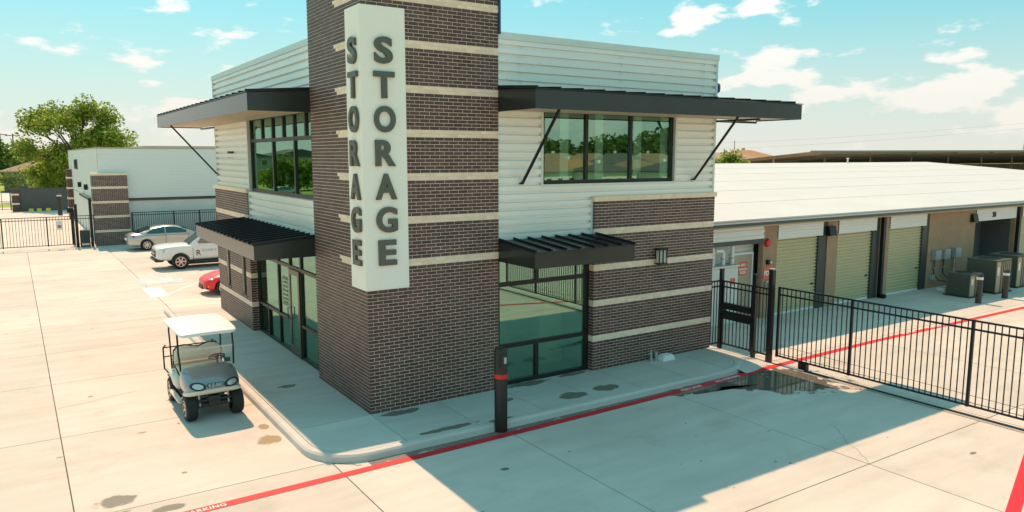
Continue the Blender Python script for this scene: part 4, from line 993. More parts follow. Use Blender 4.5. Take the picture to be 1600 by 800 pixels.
p_ = MB().box(-6.2, -5.55, 77.8, 77.999, PZ, 2.15).build('brick_end', BRICK, ew)
for z in (.55, 1.5): MB().box(-6.22, -5.53, 77.78, 77.8, z, z+.18).build('cream_band', CREAM, ew)
for k, x in enumerate((-4.6, -3.9, -3.1)):
    ws = root('wheel_stop', (x, 77.2, PZ), ('left', 'middle', 'right')[k]+' yellow wheel stop at the foot of the grey wall', 'wheel stop', 'wheel stops'); MB().hexa([(x-.22, 77, PZ), (x+.22, 77, PZ), (x+.22, 77.3, PZ), (x-.22, 77.3, PZ), (x-.2, 77.05, PZ+.3), (x+.2, 77.05, PZ+.3), (x+.2, 77.25, PZ+.3), (x-.2, 77.25, PZ+.3)]).build('block', YELLOW, ws)
f5 = root('picket_fence', (-9, 78, PZ), 'black rail fence left of the grey enclosure wall', 'fence'); picket_run(f5, 'x', 78, -13, -6.2, .02, 1.9, .8, (.1, .9, 1.9), pw=.05, posts=(-12.9, -9.6, -6.3), pt=.1)

# ================================================================== VEHICLES
def loft(rings, caps=True):
    """closed rings of equal length, joined into a skin"""
    b = MB(); n = len(rings[0])
    for r_ in rings: b.v += [tuple(p) for p in r_]
    for i in range(len(rings)-1):
        for k in range(n): b.f.append((i*n+k, i*n+(k+1) % n, (i+1)*n+(k+1) % n, (i+1)*n+k)); b.m.append(0)
    if caps:
        b.f.append(tuple(range(n))[::-1]); b.f.append(tuple((len(rings)-1)*n+k for k in range(n))); b.m += [0, 0]
    return b
def mirror_ring(x, half):   # half profile (y,z) from bottom centre to top centre
    return [(x, y, z) for y, z in half]+[(x, -y, z) for y, z in half[::-1] if abs(y) > 1e-6]
def interp(tab, x):
    for a, b in zip(tab[:-1], tab[1:]):
        if a[0] <= x <= b[0]:
            t = (x-a[0])/(b[0]-a[0]); return [u+(v-u)*t for u, v in zip(a[1:], b[1:])]
    return list(tab[-1][1:]) if x > tab[-1][0] else list(tab[0][1:])
def wheel(par, x, y, r_, wd, side, spokes=6, rimm=None):
    """tyre with tread edge, alloy rim with spokes; axle along local y"""
    t = MB().lathe([(r_*.62, -wd/2), (r_*.9, -wd/2), (r_, -wd/2+.03), (r_, wd/2-.03), (r_*.9, wd/2), (r_*.62, wd/2), (r_*.60, 0), (r_*.62, -wd/2)], (0, 0, 0), axis='y', n=28, caps=False)
    w_ = t.build('wheel', TIRE, par, local=True, smooth=True); w_.location = (x, y, r_); s = side
    rm = MB().lathe([(r_*.64, s*(wd/2-.05)), (r_*.64, s*(wd/2+.004)), (r_*.56, s*(wd/2+.004)), (r_*.56, s*(wd/2-.05)), (r_*.64, s*(wd/2-.05))], (0, 0, 0), axis='y', n=28, caps=False)
    rm.lathe([(r_*.14, s*(wd/2-.06)), (r_*.14, s*(wd/2+.0))], (0, 0, 0), axis='y', n=14)
    for k in range(spokes):
        a = 2*math.pi*k/spokes; c_, d_ = math.cos(a), math.sin(a)
        rm.bar((c_*r_*.1, s*(wd/2-.02), d_*r_*.1), (c_*r_*.6, s*(wd/2-.012), d_*r_*.6), r_*.16, .025, (0, 1, 0))
    rm.build('rim', rimm or RIM, w_, local=True, smooth=True)
    MB().lathe([(r_*.6, s*(wd/2-.09)), (r_*.6, s*(wd/2-.07))], (0, 0, 0), axis='y', n=20).build('brake_disc', BLKP, w_, local=True)
    return w_
def car(name, loc, rot, label, paint, st, roofline, belt, tum, wheels, wr, windows, group=None, cat='car', wd=.23, arch=BLKP, spokes=8):
    rt_ = root(name, loc, label, cat, group); rt_.rotation_euler = (0, 0, rot); WLOC[rt_.name] = Vector((0, 0, 0))
    rings = []
    for (x, w_, zb, zs, zt_) in st:
        rings.append(mirror_ring(x, [(0, zb), (w_*.86, zb), (w_*.985, zb+.10), (w_, zb+(zs-zb)*.55), (w_*.985, zs-.03), (w_*.90, zs+(zt_-zs)*.55), (w_*.6, zt_), (0, zt_+.012)]))
    body = loft(rings).build('body', paint, rt_, local=True)
    md = body.modifiers.new('s', 'SUBSURF'); md.levels = md.render_levels = 2
    applymods(body)
    cut = MB()
    for (x, y) in wheels:
        cut.lathe([(wr*1.16, abs(y)-wd*.75), (wr*1.16, abs(y)+.6)], (x, 0, wr*1.0), axis='y', n=28); cut.lathe([(wr*1.16, -abs(y)-.6), (wr*1.16, -abs(y)+wd*.75)], (x, 0, wr*1.0), axis='y', n=28)
    co = cut.build('cut', arch, None, local=True); 
    m2 = body.modifiers.new('b', 'BOOLEAN'); m2.operation = 'DIFFERENCE'; m2.object = co; m2.solver = 'EXACT'
    inv = rt_.matrix_world
    bpy.context.view_layer.update(); co.matrix_world = rt_.matrix_world.copy(); bpy.context.view_layer.update()
    applymods(body); bpy.data.objects.remove(co)
    body.data.polygons.foreach_set('use_smooth', [True]*len(body.data.polygons))
    try: body.data.set_sharp_from_angle(angle=R(40))
    except Exception: pass
    # greenhouse: skin from belt to roof line
    rings = []
    for (x, zr, wr_, zb2, wb2) in roofline:
        rings.append(mirror_ring(x, [(0, zb2-.08), (wb2, zb2-.08), (wb2, zb2), (wb2+(wr_-wb2)*.55, zb2+(zr-zb2)*.55), (wr_, zr-.06*min(1, (zr-zb2)*3)), (wr_*.85, zr-.012), (0, zr)]))
    gh = loft(rings).build('cabin', paint, rt_, local=True, smooth=True)
    md = gh.modifiers.new('s', 'SUBSURF'); md.levels = md.render_levels = 1; applymods(gh)
    gh.data.polygons.foreach_set('use_smooth', [True]*len(gh.data.polygons))
    zb0, wb0, zr0, wr0 = belt
    for poly in windows:
        for s in (-1, 1):
            b = MB(); n = len(poly)
            vs = []
            for o_ in (.012, -.01):
                for (x, z) in poly: vs.append((x, s*(wb0+(wr0-wb0)*(z-zb0)/(zr0-zb0)+o_), z))
            b.add(vs, [tuple(range(n)), tuple(range(n, 2*n))[::-1]]+[(i, (i+1) % n, n+(i+1) % n, n+i) for i in range(n)])
            b.build('side_window', CGLASS, gh, local=True)
    for (x, y) in wheels:
        for s in (-1, 1): wheel(rt_, x, s*y, wr, wd, s, spokes)
    MB().box(wheels[1][0]-.2, wheels[0][0]+.2, -wheels[0][1]+.2, wheels[0][1]-.2, wr*.5, wr*1.6).build('underbody', BLKP, rt_, local=True)
    return rt_, body, gh
def slab_quad(name, pts, thick, m, par):   # thin panel from four corner points
    p = [Vector(q) for q in pts]; nn = (p[1]-p[0]).cross(p[3]-p[0]).normalized()*thick
    return MB().hexa([tuple(q) for q in p]+[tuple(q+nn) for q in p]).build(name, m, par, local=True)

# silver sedan: side and tail in view, nose towards +x
def sedan(name, loc, rot, label, paint, group=None):
    st = [(-2.44, .62, .42, .70, .86), (-2.36, .80, .30, .80, .98), (-2.1, .90, .22, .86, 1.06), (-1.5, .925, .19, .90, 1.07), (-.5, .93, .19, .92, 1.0), (.6, .93, .19, .92, 1.0), (1.2, .925, .19, .88, .98), (1.9, .90, .2, .78, .88), (2.3, .80, .24, .66, .76), (2.44, .60, .32, .56, .66)]
    roofl = [(-1.95, 1.05, .60, 1.0, .78), (-1.5, 1.20, .62, .98, .84), (-1.0, 1.37, .62, .95, .88), (-.4, 1.45, .62, .94, .89), (.2, 1.44, .62, .94, .89), (.7, 1.33, .63, .94, .88), (1.15, 1.12, .66, .94, .84), (1.45, .96, .68, .92, .8)]
    r_, body, gh = car(name, loc, rot, label, paint, st, roofl, (.96, .885, 1.40, .66), .2, [(1.42, .80), (-1.40, .80)], .335, [[(-1.42, 1.04), (-1.05, 1.27), (-.62, 1.37), (-.38, 1.385), (-.38, 1.0), (-.9, .99)], [(-.31, 1.0), (-.31, 1.385), (.15, 1.37), (.55, 1.27), (.98, 1.08), (1.05, 1.0)]], group)
    slab_quad('rear_window', [(-1.93, .60, 1.075), (-1.93, -.60, 1.075), (-1.12, -.55, 1.368), (-1.12, .55, 1.368)], .012, CGLASS, gh)
    slab_quad('windshield', [(1.42, -.66, .985), (1.42, .66, .985), (.62, .57, 1.368), (.62, -.57, 1.368)], .012, CGLASS, gh)
    for s in (-1, 1):
        MB().hexa([(-2.42, s*.55, .80), (-2.12, s*.88, .80), (-2.06, s*.915, .80), (-2.35, s*.58, .80), (-2.40, s*.55, .93), (-2.1, s*.86, .95), (-2.05, s*.90, .95), (-2.33, s*.58, .93)]).build('tail_lamp', TAIL, r_, local=True, bevel=.01)
        MB().hexa([(1.95, s*.88, .62), (2.3, s*.72, .58), (2.32, s*.66, .58), (2.0, s*.8, .62), (1.9, s*.885, .72), (2.25, s*.72, .68), (2.26, s*.66, .68), (1.95, s*.8, .74)]).build('headlamp', LAMPG, r_, local=True)
        MB().box(.82, .98, s*.93-.10*(s < 0), s*.93+.10*(s > 0), .98, 1.10).build('mirror', paint, r_, local=True, bevel=.02)
        MB().box(-.35, -.33, s*.925-.008, s*.925+.008, .34, .98).box(.92, .94, s*.925-.006, s*.925+.006, .34, .9).build('door_seam', BLKP, body, local=True)
        MB().box(-1.42, 1.05, s*.895-.006, s*.895+.006, .965, .985).build('chrome_strip', RIM, gh, local=True)
        for x in (-.55, .4): MB().box(x-.1, x+.1, s*.94-.012, s*.94+.012, .84, .865).build('door_handle', paint, body, local=True)
    MB().box(-2.47, -2.40, -.4, .4, .62, .72).build('number_plate', WHITE, r_, local=True)
    return r_
sedan('parked_sedan', (1.87, 35.9, PZ), 0.0, 'silver sedan parked nose in beside the brick pillar', SILVER, 'vehicles parked in the lot')

# white pickup, nose towards -x
st = [(-2.68, .86, .55, 1.05, 1.20), (-2.6, .92, .48, 1.10, 1.24), (-1.6, .93, .45, 1.12, 1.25), (-.2, .93, .40, 1.12, 1.22), (1.0, .93, .40, 1.12, 1.22), (1.3, .93, .42, 1.12, 1.25), (2.0, .93, .44, 1.12, 1.24), (2.5, .92, .46, 1.08, 1.20), (2.66, .86, .48, 1.02, 1.14), (2.72, .74, .52, .92, 1.04)]
roofl = [(-1.25, 1.25, .72, 1.12, .86), (-1.12, 1.66, .70, 1.14, .88), (-.8, 1.82, .70, 1.14, .89), (0, 1.85, .70, 1.14, .89), (.40, 1.80, .70, 1.14, .89), (.70, 1.60, .72, 1.14, .88), (1.02, 1.36, .76, 1.14, .86), (1.22, 1.20, .78, 1.12, .82)]
pk, body, gh = car('parked_pickup', (2.35, 26.6, PZ), R(180), 'white pickup truck with lettering on its door, parked nose out', WHITEP, st, roofl, (1.14, .90, 1.78, .72), .2, [(1.62, .80), (-1.75, .80)], .395, [[(-1.02, 1.24), (-.95, 1.62), (-.22, 1.73), (-.22, 1.23)], [(-.14, 1.23), (-.14, 1.73), (.30, 1.72), (.52, 1.60), (.86, 1.25)]], 'vehicles parked in the lot', 'pickup truck', spokes=6)
slab_quad('windshield', [(1.20, -.72, 1.21), (1.20, .72, 1.21), (.50, .62, 1.735), (.50, -.62, 1.735)], .014, CGLASS, gh)
for s in (-1, 1):
    MB().hexa([(2.40, s*.925, .86), (2.70, s*.78, .84), (2.66, s*.62, .84), (2.3, s*.85, .86), (2.34, s*.925, 1.06), (2.66, s*.78, 1.02), (2.6, s*.6, 1.02), (2.25, s*.85, 1.08)]).build('headlamp', LAMPG, pk, local=True, bevel=.01)
    MB().box(2.45, 2.72, s*.62-.09, s*.62+.09, .44, .58).build('fog_lamp_pocket', BLKP, pk, local=True)
    MB().box(.78, .95, s*.95-.14*(s < 0), s*.95+.14*(s > 0), 1.12, 1.32).build('mirror', WHITEP, pk, local=True, bevel=.03)
    MB().box(-.19, -.175, s*.925-.008, s*.925+.008, .46, 1.1).box(1.02, 1.035, s*.925-.008, s*.925+.008, .46, 1.06).box(-.19, 1.03, s*.918-.008, s*.918+.008, .47, .485).build('door_seam', BLKP, body, local=True)
    MB().box(-.05, .15, s*.94-.014, s*.94+.014, .95, .985).build('door_handle', WHITEP, body, local=True)
    MB().box(-.95, 1.0, s*.88-.03, s*.88+.03, .34, .40).build('side_step', BLKP, pk, local=True)
MB().box(2.60, 2.755, -.58, .58, .66, .98).build('grille', BLKP, pk, local=True, bevel=.03)
MB().box(2.62, 2.775, -.56, .56, .82, .87).build('grille_bar', RIM, pk, local=True)
MB().box(2.35, 2.80, -.84, .84, .42, .58).build('front_bumper', BLKP, pk, local=True, bevel=.05)
MB().box(-2.5, -1.3, -.78, .78, 1.125, 1.16).build('bed_cover', BLKP, pk, local=True)
for (tx, sz, x, z) in (("R", .40, .90, .66), ("ELIABLE", .17, .62, .86)):
    textobj('door_lettering', tx, sz, .004, BLKP if tx == 'R' else GREY, pk, (x, .938, z), (R(90), 0, R(180)), offset=.002, spacing=1.25)
# red car, nose towards -x
st = [(-2.1, .74, .36, .78, .94), (-1.6, .86, .22, .82, .98), (-.5, .87, .18, .84, .96), (.6, .87, .18, .82, .92), (1.2, .87, .18, .78, .90), (1.65, .84, .20, .68, .78), (1.92, .70, .22, .56, .66), (2.02, .5, .28, .48, .58)]
roofl = [(-1.5, .98, .6, .9, .76), (-.9, 1.26, .58, .9, .82), (-.3, 1.36, .58, .9, .83), (.3, 1.30, .58, .9, .83), (.7, 1.12, .62, .9, .82), (1.1, .92, .64, .88, .78)]
rc, body, gh = car('parked_coupe', (2.15, 17.95, PZ), R(180), 'red car with only its nose showing past the brick wall', REDP, st, roofl, (.92, .83, 1.32, .62), .2, [(1.28, .76), (-1.25, .76)], .315, [[(-.8, 1.0), (-.5, 1.2), (.2, 1.22), (.6, 1.0)]], 'vehicles parked in the lot')
slab_quad('windshield', [(1.05, -.62, .93), (1.05, .62, .93), (.42, .52, 1.26), (.42, -.52, 1.26)], .012, CGLASS, gh)
for s in (-1, 1):
    MB().lathe([(.02, -.05), (.14, -.04), (.17, 0), (.12, .035), (.02, .05)], (1.66, s*.60, .66), n=16).build('headlamp', LAMPG, rc, local=True, smooth=True)
    MB().lathe([(.10, 1.80), (.10, 1.93), (.05, 1.935)], (0, s*.60, .36), axis='x', n=14).build('fog_lamp', BLKP, rc, local=True)
    MB().box(1.72, 1.9, s*.68-.05, s*.68+.05, .36, .42).build('side_lamp', AMBER, rc, local=True)
MB().hexa([(1.9, -.42, .26), (2.05, -.34, .26), (2.05, .34, .26), (1.9, .42, .26), (1.9, -.36, .44), (2.03, -.28, .44), (2.03, .28, .44), (1.9, .36, .44)]).build('grille', BLKP, rc, local=True)

# ------------------------------------------------------------------ golf cart (nose towards -y)
gc_ = root('golf_cart', (-2.73, 3.06, PZ), 'silver and cream golf cart with white roof parked at the kerb', 'golf cart')
gc_.rotation_euler = (0, 0, R(1.0)); WLOC[gc_.name] = Vector((0, 0, 0))
def ringy(y, half): return [(x, y, z) for x, z in half]+[(-x, y, z) for x, z in half[::-1] if abs(x) > 1e-6]
def loft_sub(name, rings, m, par, lv=2):
    o = loft(rings).build(name, m, par, local=True); md = o.modifiers.new('s', 'SUBSURF'); md.levels = md.render_levels = lv; applymods(o)
    o.data.polygons.foreach_set('use_smooth', [True]*len(o.data.polygons)); return o
CARTS = mat('cart_silver', (.30, .32, .34), .28, metal=.5, coat=.6)
CARTW = mat('cart_cream', (.68, .64, .54), .4, coat=.3)
cw = []
for (y, wv, zb, zt_) in ((-1.10, .34, .66, .74), (-1.07, .47, .61, .82), (-.95, .55, .56, .92), (-.75, .585, .52, 1.00), (-.5, .59, .52, 1.06), (-.40, .585, .54, 1.07), (-.37, .56, .58, 1.05)):
    cw.append(ringy(y, [(0, zb), (wv*.85, zb), (wv, zb+.08), (wv, zt_-.14), (wv*.86, zt_-.035), (wv*.5, zt_+.0), (0, zt_+.012)]))
cowl = loft_sub('front_cowl', cw, CARTS, gc_)
lip = []
for (y, wv, zb, zt_) in ((-1.13, .33, .63, .70), (-1.10, .48, .585, .69), (-.98, .575, .54, .67), (-.75, .60, .50, .62), (-.62, .59, .50, .58)):
    lip.append(ringy(y, [(0, zb), (wv*.9, zb), (wv, zb+.02), (wv, zt_-.02), (wv*.94, zt_), (0, zt_)]))
loft_sub('bumper_lip', lip, CARTW, gc_)
for s in (-1, 1):
    h = MB().lathe([(.01, -.03), (.12, -.025), (.145, 0), (.12, .02), (.01, .03)], (0, 0, 0), axis='y', n=20).build('headlight', LAMPG, gc_, local=True, smooth=True)
    h.location = (s*.34, -1.075, .77); h.scale = (1.05, 1, .52); h.rotation_euler = (R(-18), R(-s*10), R(s*22))
    h2 = MB().lathe([(.125, -.03), (.16, -.03), (.16, .0), (.125, .0)], (0, 0, 0), axis='y', n=20).build('headlight_bezel', BLKP, gc_, local=True, smooth=True)
    h2.location = (s*.34, -1.07, .77); h2.scale = (1.05, 1, .56); h2.rotation_euler = (R(-18), R(-s*10), R(s*22))
pl_ = MB().box(-.16, .16, -.012, .0, -.045, .045).build('name_plate', BLKP, gc_, local=True); pl_.location = (0, -1.125, .775); pl_.rotation_euler = (R(-14), 0, 0)
me = textmesh('E-Z-GO', .085, .004, offset=.003, align='CENTER'); me.materials.append(RIM)
o = bpy.data.objects.new('lettering', me); COL.objects.link(o); o.parent = pl_; o.location = (0, -.016, -.03); o.rotation_euler = (R(90), 0, 0)
MB().box(-.5, .5, -.45, 1.05, .36, .44).build('floor_pan', BLKP, gc_, local=True)
MB().box(-.42, .42, -.95, -.5, .26, .34).tube([(-.5, -.83, .28), (.5, -.83, .28)], .035, 8).tube([(-.35, -.98, .42), (.35, -.98, .42)], .03, 8).box(-.12, .12, -1.0, -.85, .3, .5).build('front_axle', BLKP, gc_, local=True)
MB().tube([(-.3, -.95, .3), (-.3, -.9, .55)], .025, 8).tube([(.3, -.95, .3), (.3, -.9, .55)], .025, 8).bar((-.45, -.8, .3), (.1, -.78, .42), .04).build('suspension', GREYP, gc_, local=True)
for s in (-1, 1):
    MB().box(s*.60-.05, s*.60+.05, -.55, .45, .30, .38).build('rocker_panel', CARTW, gc_, local=True, bevel=.02)
rb = []
for (y, wv, zb, zt_) in ((.02, .50, .44, .72), (.08, .57, .42, .76), (.35, .60, .42, .78), (.45, .60, .52, .80), (.8, .60, .66, .82), (1.15, .59, .62, .80), (1.22, .55, .6, .76)):
    rb.append(ringy(y, [(0, zb), (wv*.9, zb), (wv, zb+.05), (wv, zt_-.06), (wv*.92, zt_), (0, zt_)]))
loft_sub('rear_body', rb, CARTW, gc_, 1)
def cushion(name, x0, x1, y0, y1, z0, z1, m, bev=.04): return MB().box(x0, x1, y0, y1, z0, z1).build(name, m, gc_, local=True, bevel=bev, seg=3, smooth=True)
cushion('seat_cushion', -.53, .53, -.02, .46, .79, .92, CREAMV, .05)
bkp = [(-.52, .98), (-.50, 1.22), (-.42, 1.32), (-.25, 1.335), (-.10, 1.29), (0, 1.265), (.10, 1.29), (.25, 1.335), (.42, 1.32), (.50, 1.22), (.52, .98)]
MB().prism(bkp, 'y', .44, .54).build('backrest', CREAMV, gc_, local=True, bevel=.03, seg=3, smooth=True)
MB().prism([(x*1.02, z+.012) for x, z in bkp], 'y', .545, .60).build('backrest_shell', BLKP, gc_, local=True, bevel=.01)
MB().prism([(x*.95, z-.04) for x, z in bkp], 'y', .62, .72).build('rear_backrest', CREAMV, gc_, local=True, bevel=.03, seg=3, smooth=True)
cushion('rear_seat', -.5, .5, .72, 1.15, .84, .94, CREAMV, .04)
fr_ = MB()
for s in (-1, 1):
    fr_.tube([(s*.52, .46, .80), (s*.52, .54, 1.0)], .018, 8); fr_.tube([(s*.50, .0, .78), (s*.56, .02, .95), (s*.56, .36, .97), (s*.54, .46, .95)], .016, 8)
fr_.build('seat_frame', BLKP, gc_, local=True)
for s in (-1, 1):
    MB().tube([(s*.555, -.47, 1.0), (s*.575, -.42, 1.4), (s*.57, -.36, 1.84)], .02, 8).build('front_strut', BLACK, gc_, local=True)
    MB().tube([(s*.54, .62, .80), (s*.55, .64, 1.45), (s*.52, .88, 1.62), (s*.50, .95, 1.84)], .018, 8).build('rear_strut', BLACK, gc_, local=True)
MB().box(-.55, .55, -.412, -.404, 1.06, 1.42).build('windshield_lower', WSCREEN, gc_, local=True)
MB().box(-.57, .57, -.425, -.39, 1.415, 1.445).build('windshield_hinge', mat('clear_strip', (.6, .62, .6), .2), gc_, local=True)
rfp = []
for (y, wv, zt_) in ((-.80, .50, 1.845), (-.76, .59, 1.87), (-.5, .62, 1.90), (.3, .625, 1.915), (1.0, .62, 1.90), (1.2, .58, 1.87), (1.24, .48, 1.845)):
    rfp.append(ringy(y, [(0, zt_-.05), (wv*.92, zt_-.06), (wv, zt_-.075), (wv*1.0, zt_-.03), (wv*.93, zt_), (0, zt_+.015)]))
loft_sub('roof', rfp, WHITE, gc_, 2)
stw = MB(); nn_ = 20
ctr = Vector((.27, -.16, 1.14)); ax = Vector((0, .55, .85)).normalized(); e1 = Vector((1, 0, 0)); e2 = ax.cross(e1)
stw.tube([ctr+(e1*math.cos(2*math.pi*k/nn_)+e2*math.sin(2*math.pi*k/nn_))*.17 for k in range(nn_+1)], .016, 8, caps=False)
stw.bar(ctr-e1*.16, ctr+e1*.16, .03, .02); stw.bar(ctr, ctr-e2*.16, .03, .02); stw.lathe([(.05, -.02), (.05, .02)], ctr, n=12)
stw.build('steering_wheel', BLKP, gc_, local=True, smooth=True)
MB().tube([(.27, -.16, 1.13), (.27, -.36, .75)], .025, 8).build('steering_column', BLKP, gc_, local=True)
MB().box(-.52, .52, -.44, -.36, .92, 1.05).build('dash', CARTW, gc_, local=True, bevel=.02); MB().box(.40, .52, -.34, -.26, 1.02, 1.12).build('cup_holder', BLKP, gc_, local=True)
hr = MB()
for s in (-1, 1): hr.tube([(s*.56, 1.0, .62), (s*.57, 1.42, .62), (s*.57, 1.45, 1.12), (s*.52, 1.42, 1.18)], .018, 8)
hr.tube([(-.57, 1.45, 1.12), (.57, 1.45, 1.12)], .018, 8); hr.tube([(-.57, 1.45, .9), (.57, 1.45, .9)], .016, 8)
hr.build('rear_handrail', BLACK, gc_, local=True)
MB().box(-.5, .5, 1.22, 1.5, .42, .46).build('rear_footrest', BLKP, gc_, local=True)
for (y, s) in ((-.84, -1), (-.84, 1), (.84, -1), (.84, 1)):
    w_ = wheel(gc_, 0, 0, .275, .23, s, 5); w_.location = (s*.475, y, .275); w_.rotation_euler = (0, 0, R(-90))
    # lathe axis is y: turn it along x, rim outwards
    w_.rotation_euler = (0, 0, R(-90)) 
    if y < 0: MB().box(-.0, .0, 0, 0, 0, 0)

# ================================================================== VEGETATION
def tree(name, loc, h, crown, label, leaf, nleaf, lsize, seed, trunk_r=.25, nl=10, cat='tree', group=None, clump=1.2, zlow=.25, fork=.3):
    """tapered trunk, limbs to clump centres, leaf faces scattered round each clump"""
    rnd = random.Random(seed); r_ = root(name, loc, label, cat, group)
    L = Vector(loc); tb = MB(); 
    lean = Vector((rnd.uniform(-.3, .3), rnd.uniform(-.3, .3), 0))
    top = L+Vector((0, 0, h*.75))+lean
    tb.tube([L, L+Vector((0, 0, h*fork))+lean*.3, L+Vector((0, 0, h*.55))+lean*.7, top], [trunk_r, trunk_r*.75, trunk_r*.45, trunk_r*.15], 8)
    cent = []
    rx, ry, rz = crown
    cz = h-rz
    for k in range(nl):
        for _ in range(50):
            p = Vector((rnd.uniform(-1, 1), rnd.uniform(-1, 1), rnd.uniform(-1, 1)))
            if .25 < p.length < 1 and (not cent or min((p-q).length for q in cent) > .9/nl**.36): break
        cent.append(p)
    cl = []
    for p in cent:
        c_ = L+Vector((p.x*rx*.86, p.y*ry*.86, max(cz+p.z*rz*.86, h*zlow*.5)))
        z0 = min(max((c_.z-L.z)*.55, h*fork*.7), h*.6)
        st_ = L+Vector((0, 0, z0))+lean*(z0/h)
        mid = st_*.45+c_*.55+Vector((0, 0, h*.03))
        tb.tube([st_, mid, c_], [trunk_r*.4, trunk_r*.25, trunk_r*.06], 6); cl.append(c_)
        for q in range(2):
            e = c_+Vector((rnd.uniform(-1, 1), rnd.uniform(-1, 1), rnd.uniform(-.4, .8)))*clump*.8
            tb.tube([mid, (mid+e)/2+Vector((0, 0, .15)), e], [trunk_r*.15, trunk_r*.1, trunk_r*.03], 5); cl.append(e)
    tb.build('trunk', BARK, r_, smooth=True, fix=False)
    vs, fs = [], []
    for i in range(nleaf):
        c_ = cl[i % len(cl)] if rnd.random() < .93 else rnd.choice(cl)
        d = Vector((rnd.gauss(0, 1), rnd.gauss(0, 1), rnd.gauss(0, .8)))
        d = d.normalized()*(rnd.random()**.45)*clump*(1 if i % 3 else .8)
        p = c_+d; s = lsize*rnd.uniform(.6, 1.25)
        a = Vector((rnd.gauss(0, 1), rnd.gauss(0, 1), rnd.gauss(0, .6))).normalized(); b = a.cross(Vector((rnd.gauss(0, 1), rnd.gauss(0, 1), rnd.gauss(0, 1)))).normalized()
        o_ = len(vs); vs += [tuple(p-a*s*.5), tuple(p+b*s*.32), tuple(p+a*s*.5), tuple(p-b*s*.32)]; fs.append((o_, o_+1, o_+2, o_+3))
    m_ = MB(); m_.add(vs, fs); m_.build('crown', leaf, r_, fix=False)
    return r_
tree('shade_tree', (.2, 82, -.2), 12.0, (6.0, 4.6, 5.2), 'big bright green tree rising behind the gate building', LEAF1, 24000, .34, 11, .32, 30, clump=1.3, zlow=.1, fork=.3)
tree('shade_tree', (-2.6, 86, -.2), 6.6, (2.6, 2.4, 3.2), 'lower leafy tree hanging over the grey enclosure wall', LEAF1, 5200, .32, 21, .14, 12, clump=.9, zlow=.15)
tree('young_tree', (-5.9, 100, -.2), 4.6, (2.4, 2.2, 1.6), 'thin young tree standing before the tan driveway', LEAF2, 1300, .26, 13, .07, 9, clump=.7)
for k, (x, y, h, rx, lab) in enumerate([(-15.5, 165, 8, 5.5, 'dark tree at the left picture edge beyond the brown roofed house'), (-9.5, 175, 8.6, 5, 'round dark tree behind the left end of the brown roofed house'), (-3, 190, 7.6, 6, 'wide dark tree behind the brown roofed house'), (5, 200, 7.2, 7, 'low dark tree right of the brown roofed house')]):
    tree('background_tree', (x, y, -.2), h, (rx, rx*.8, h*.42), lab, LEAF2, 2600, .9, 30+k, .3, 10, group='trees beyond the left houses', clump=2.0)
tree('round_tree', (97.5, 75, -.2), 6.3, (3.6, 3, 2.6), 'round green tree standing behind the white storage roof', LEAF1, 3600, .55, 51, .2, 10, clump=1.3)

# ================================================================== HOUSES AND FAR THINGS
def house(name, x, y, sx, sy, wh, rh, label, wallm, roofm, rot=0, group=None, nwin=3, ridge=.45):
    r_ = root(name, (x, y, -.25), label, 'house', group); r_.rotation_euler = (0, 0, rot); WLOC[r_.name] = Vector((0, 0, 0))
    MB().box(-sx/2, sx/2, -sy/2, sy/2, 0, wh).build('wall', wallm, r_, local=True)
    e = .5; X, Y = sx/2+e, sy/2+e; k = X-min(Y, X*.95)*(1-ridge*0) 
    k = max(X-Y, X*.12)
    b = MB(); b.add([(-X, -Y, wh-.15), (X, -Y, wh-.15), (X, Y, wh-.15), (-X, Y, wh-.15), (-X, -Y, wh), (X, -Y, wh), (X, Y, wh), (-X, Y, wh), (-k, 0, wh+rh), (k, 0, wh+rh)],
                    [(0,3,2,1), (0,1,5,4), (1,2,6,5), (2,3,7,6), (3,0,4,7), (4,5,9,8), (5,6,9), (6,7,8,9), (7,4,8)])
    rf_ = b.build('roof', roofm, r_, local=True); MB().box(k*.3-.3, k*.3+.3, .6, 1.2, wh+rh*.5, wh+rh+.5).build('chimney', wallm, rf_, local=True)
    for i in range(nwin):
        u = -sx/2+sx*(i+.5)/nwin
        for s in (-1, 1):
            w_ = MB().box(u-.7, u+.7, s*sy/2-.05, s*sy/2+.05, .9, min(2.2, wh-.3)).build('window', WHITE, r_, local=True)
            MB().box(u-.6, u+.6, s*sy/2-.07, s*sy/2+.07, 1.0, min(2.1, wh-.4)).build('pane', CGLASS, w_, local=True)
    MB().box(-.5, .5, -sy/2-.06, -sy/2+.02, 0, 2.05).build('door', mat('house_door', (.2, .12, .08), .5), r_, local=True)
    return r_
house('brick_house', -1.4, 136, 11.5, 9, 3.3, 1.75, 'brown hip roofed house beyond the lawn at left', GREYW, SHING, group='houses')
house('brick_house', 3.6, 141, 8, 8, 4.6, 2.2, 'taller gable of the brown house behind the tree', GREYW, SHING, group='houses')
dw = MB().add([(-14, 96, -.29), (-4.2, 96, -.29), (-4.9, 131, -.29), (-9.5, 131, -.29)], [(0, 1, 2, 3)]); tag(dw.build('driveway', CONC), kind='structure', label='tan concrete driveway beyond the grey wall')
tk = root('utility_box', (-3.6, 92, -.25), 'small brown utility box above the grey enclosure wall', 'box'); MB().box(-4.3, -2.9, 92, 92.8, -.25, 1.75).build('body', STUCCO, tk, bevel=.05); MB().box(-4.36, -2.84, 91.94, 92.86, 1.75, 1.85).build('lid', SHING, tk)
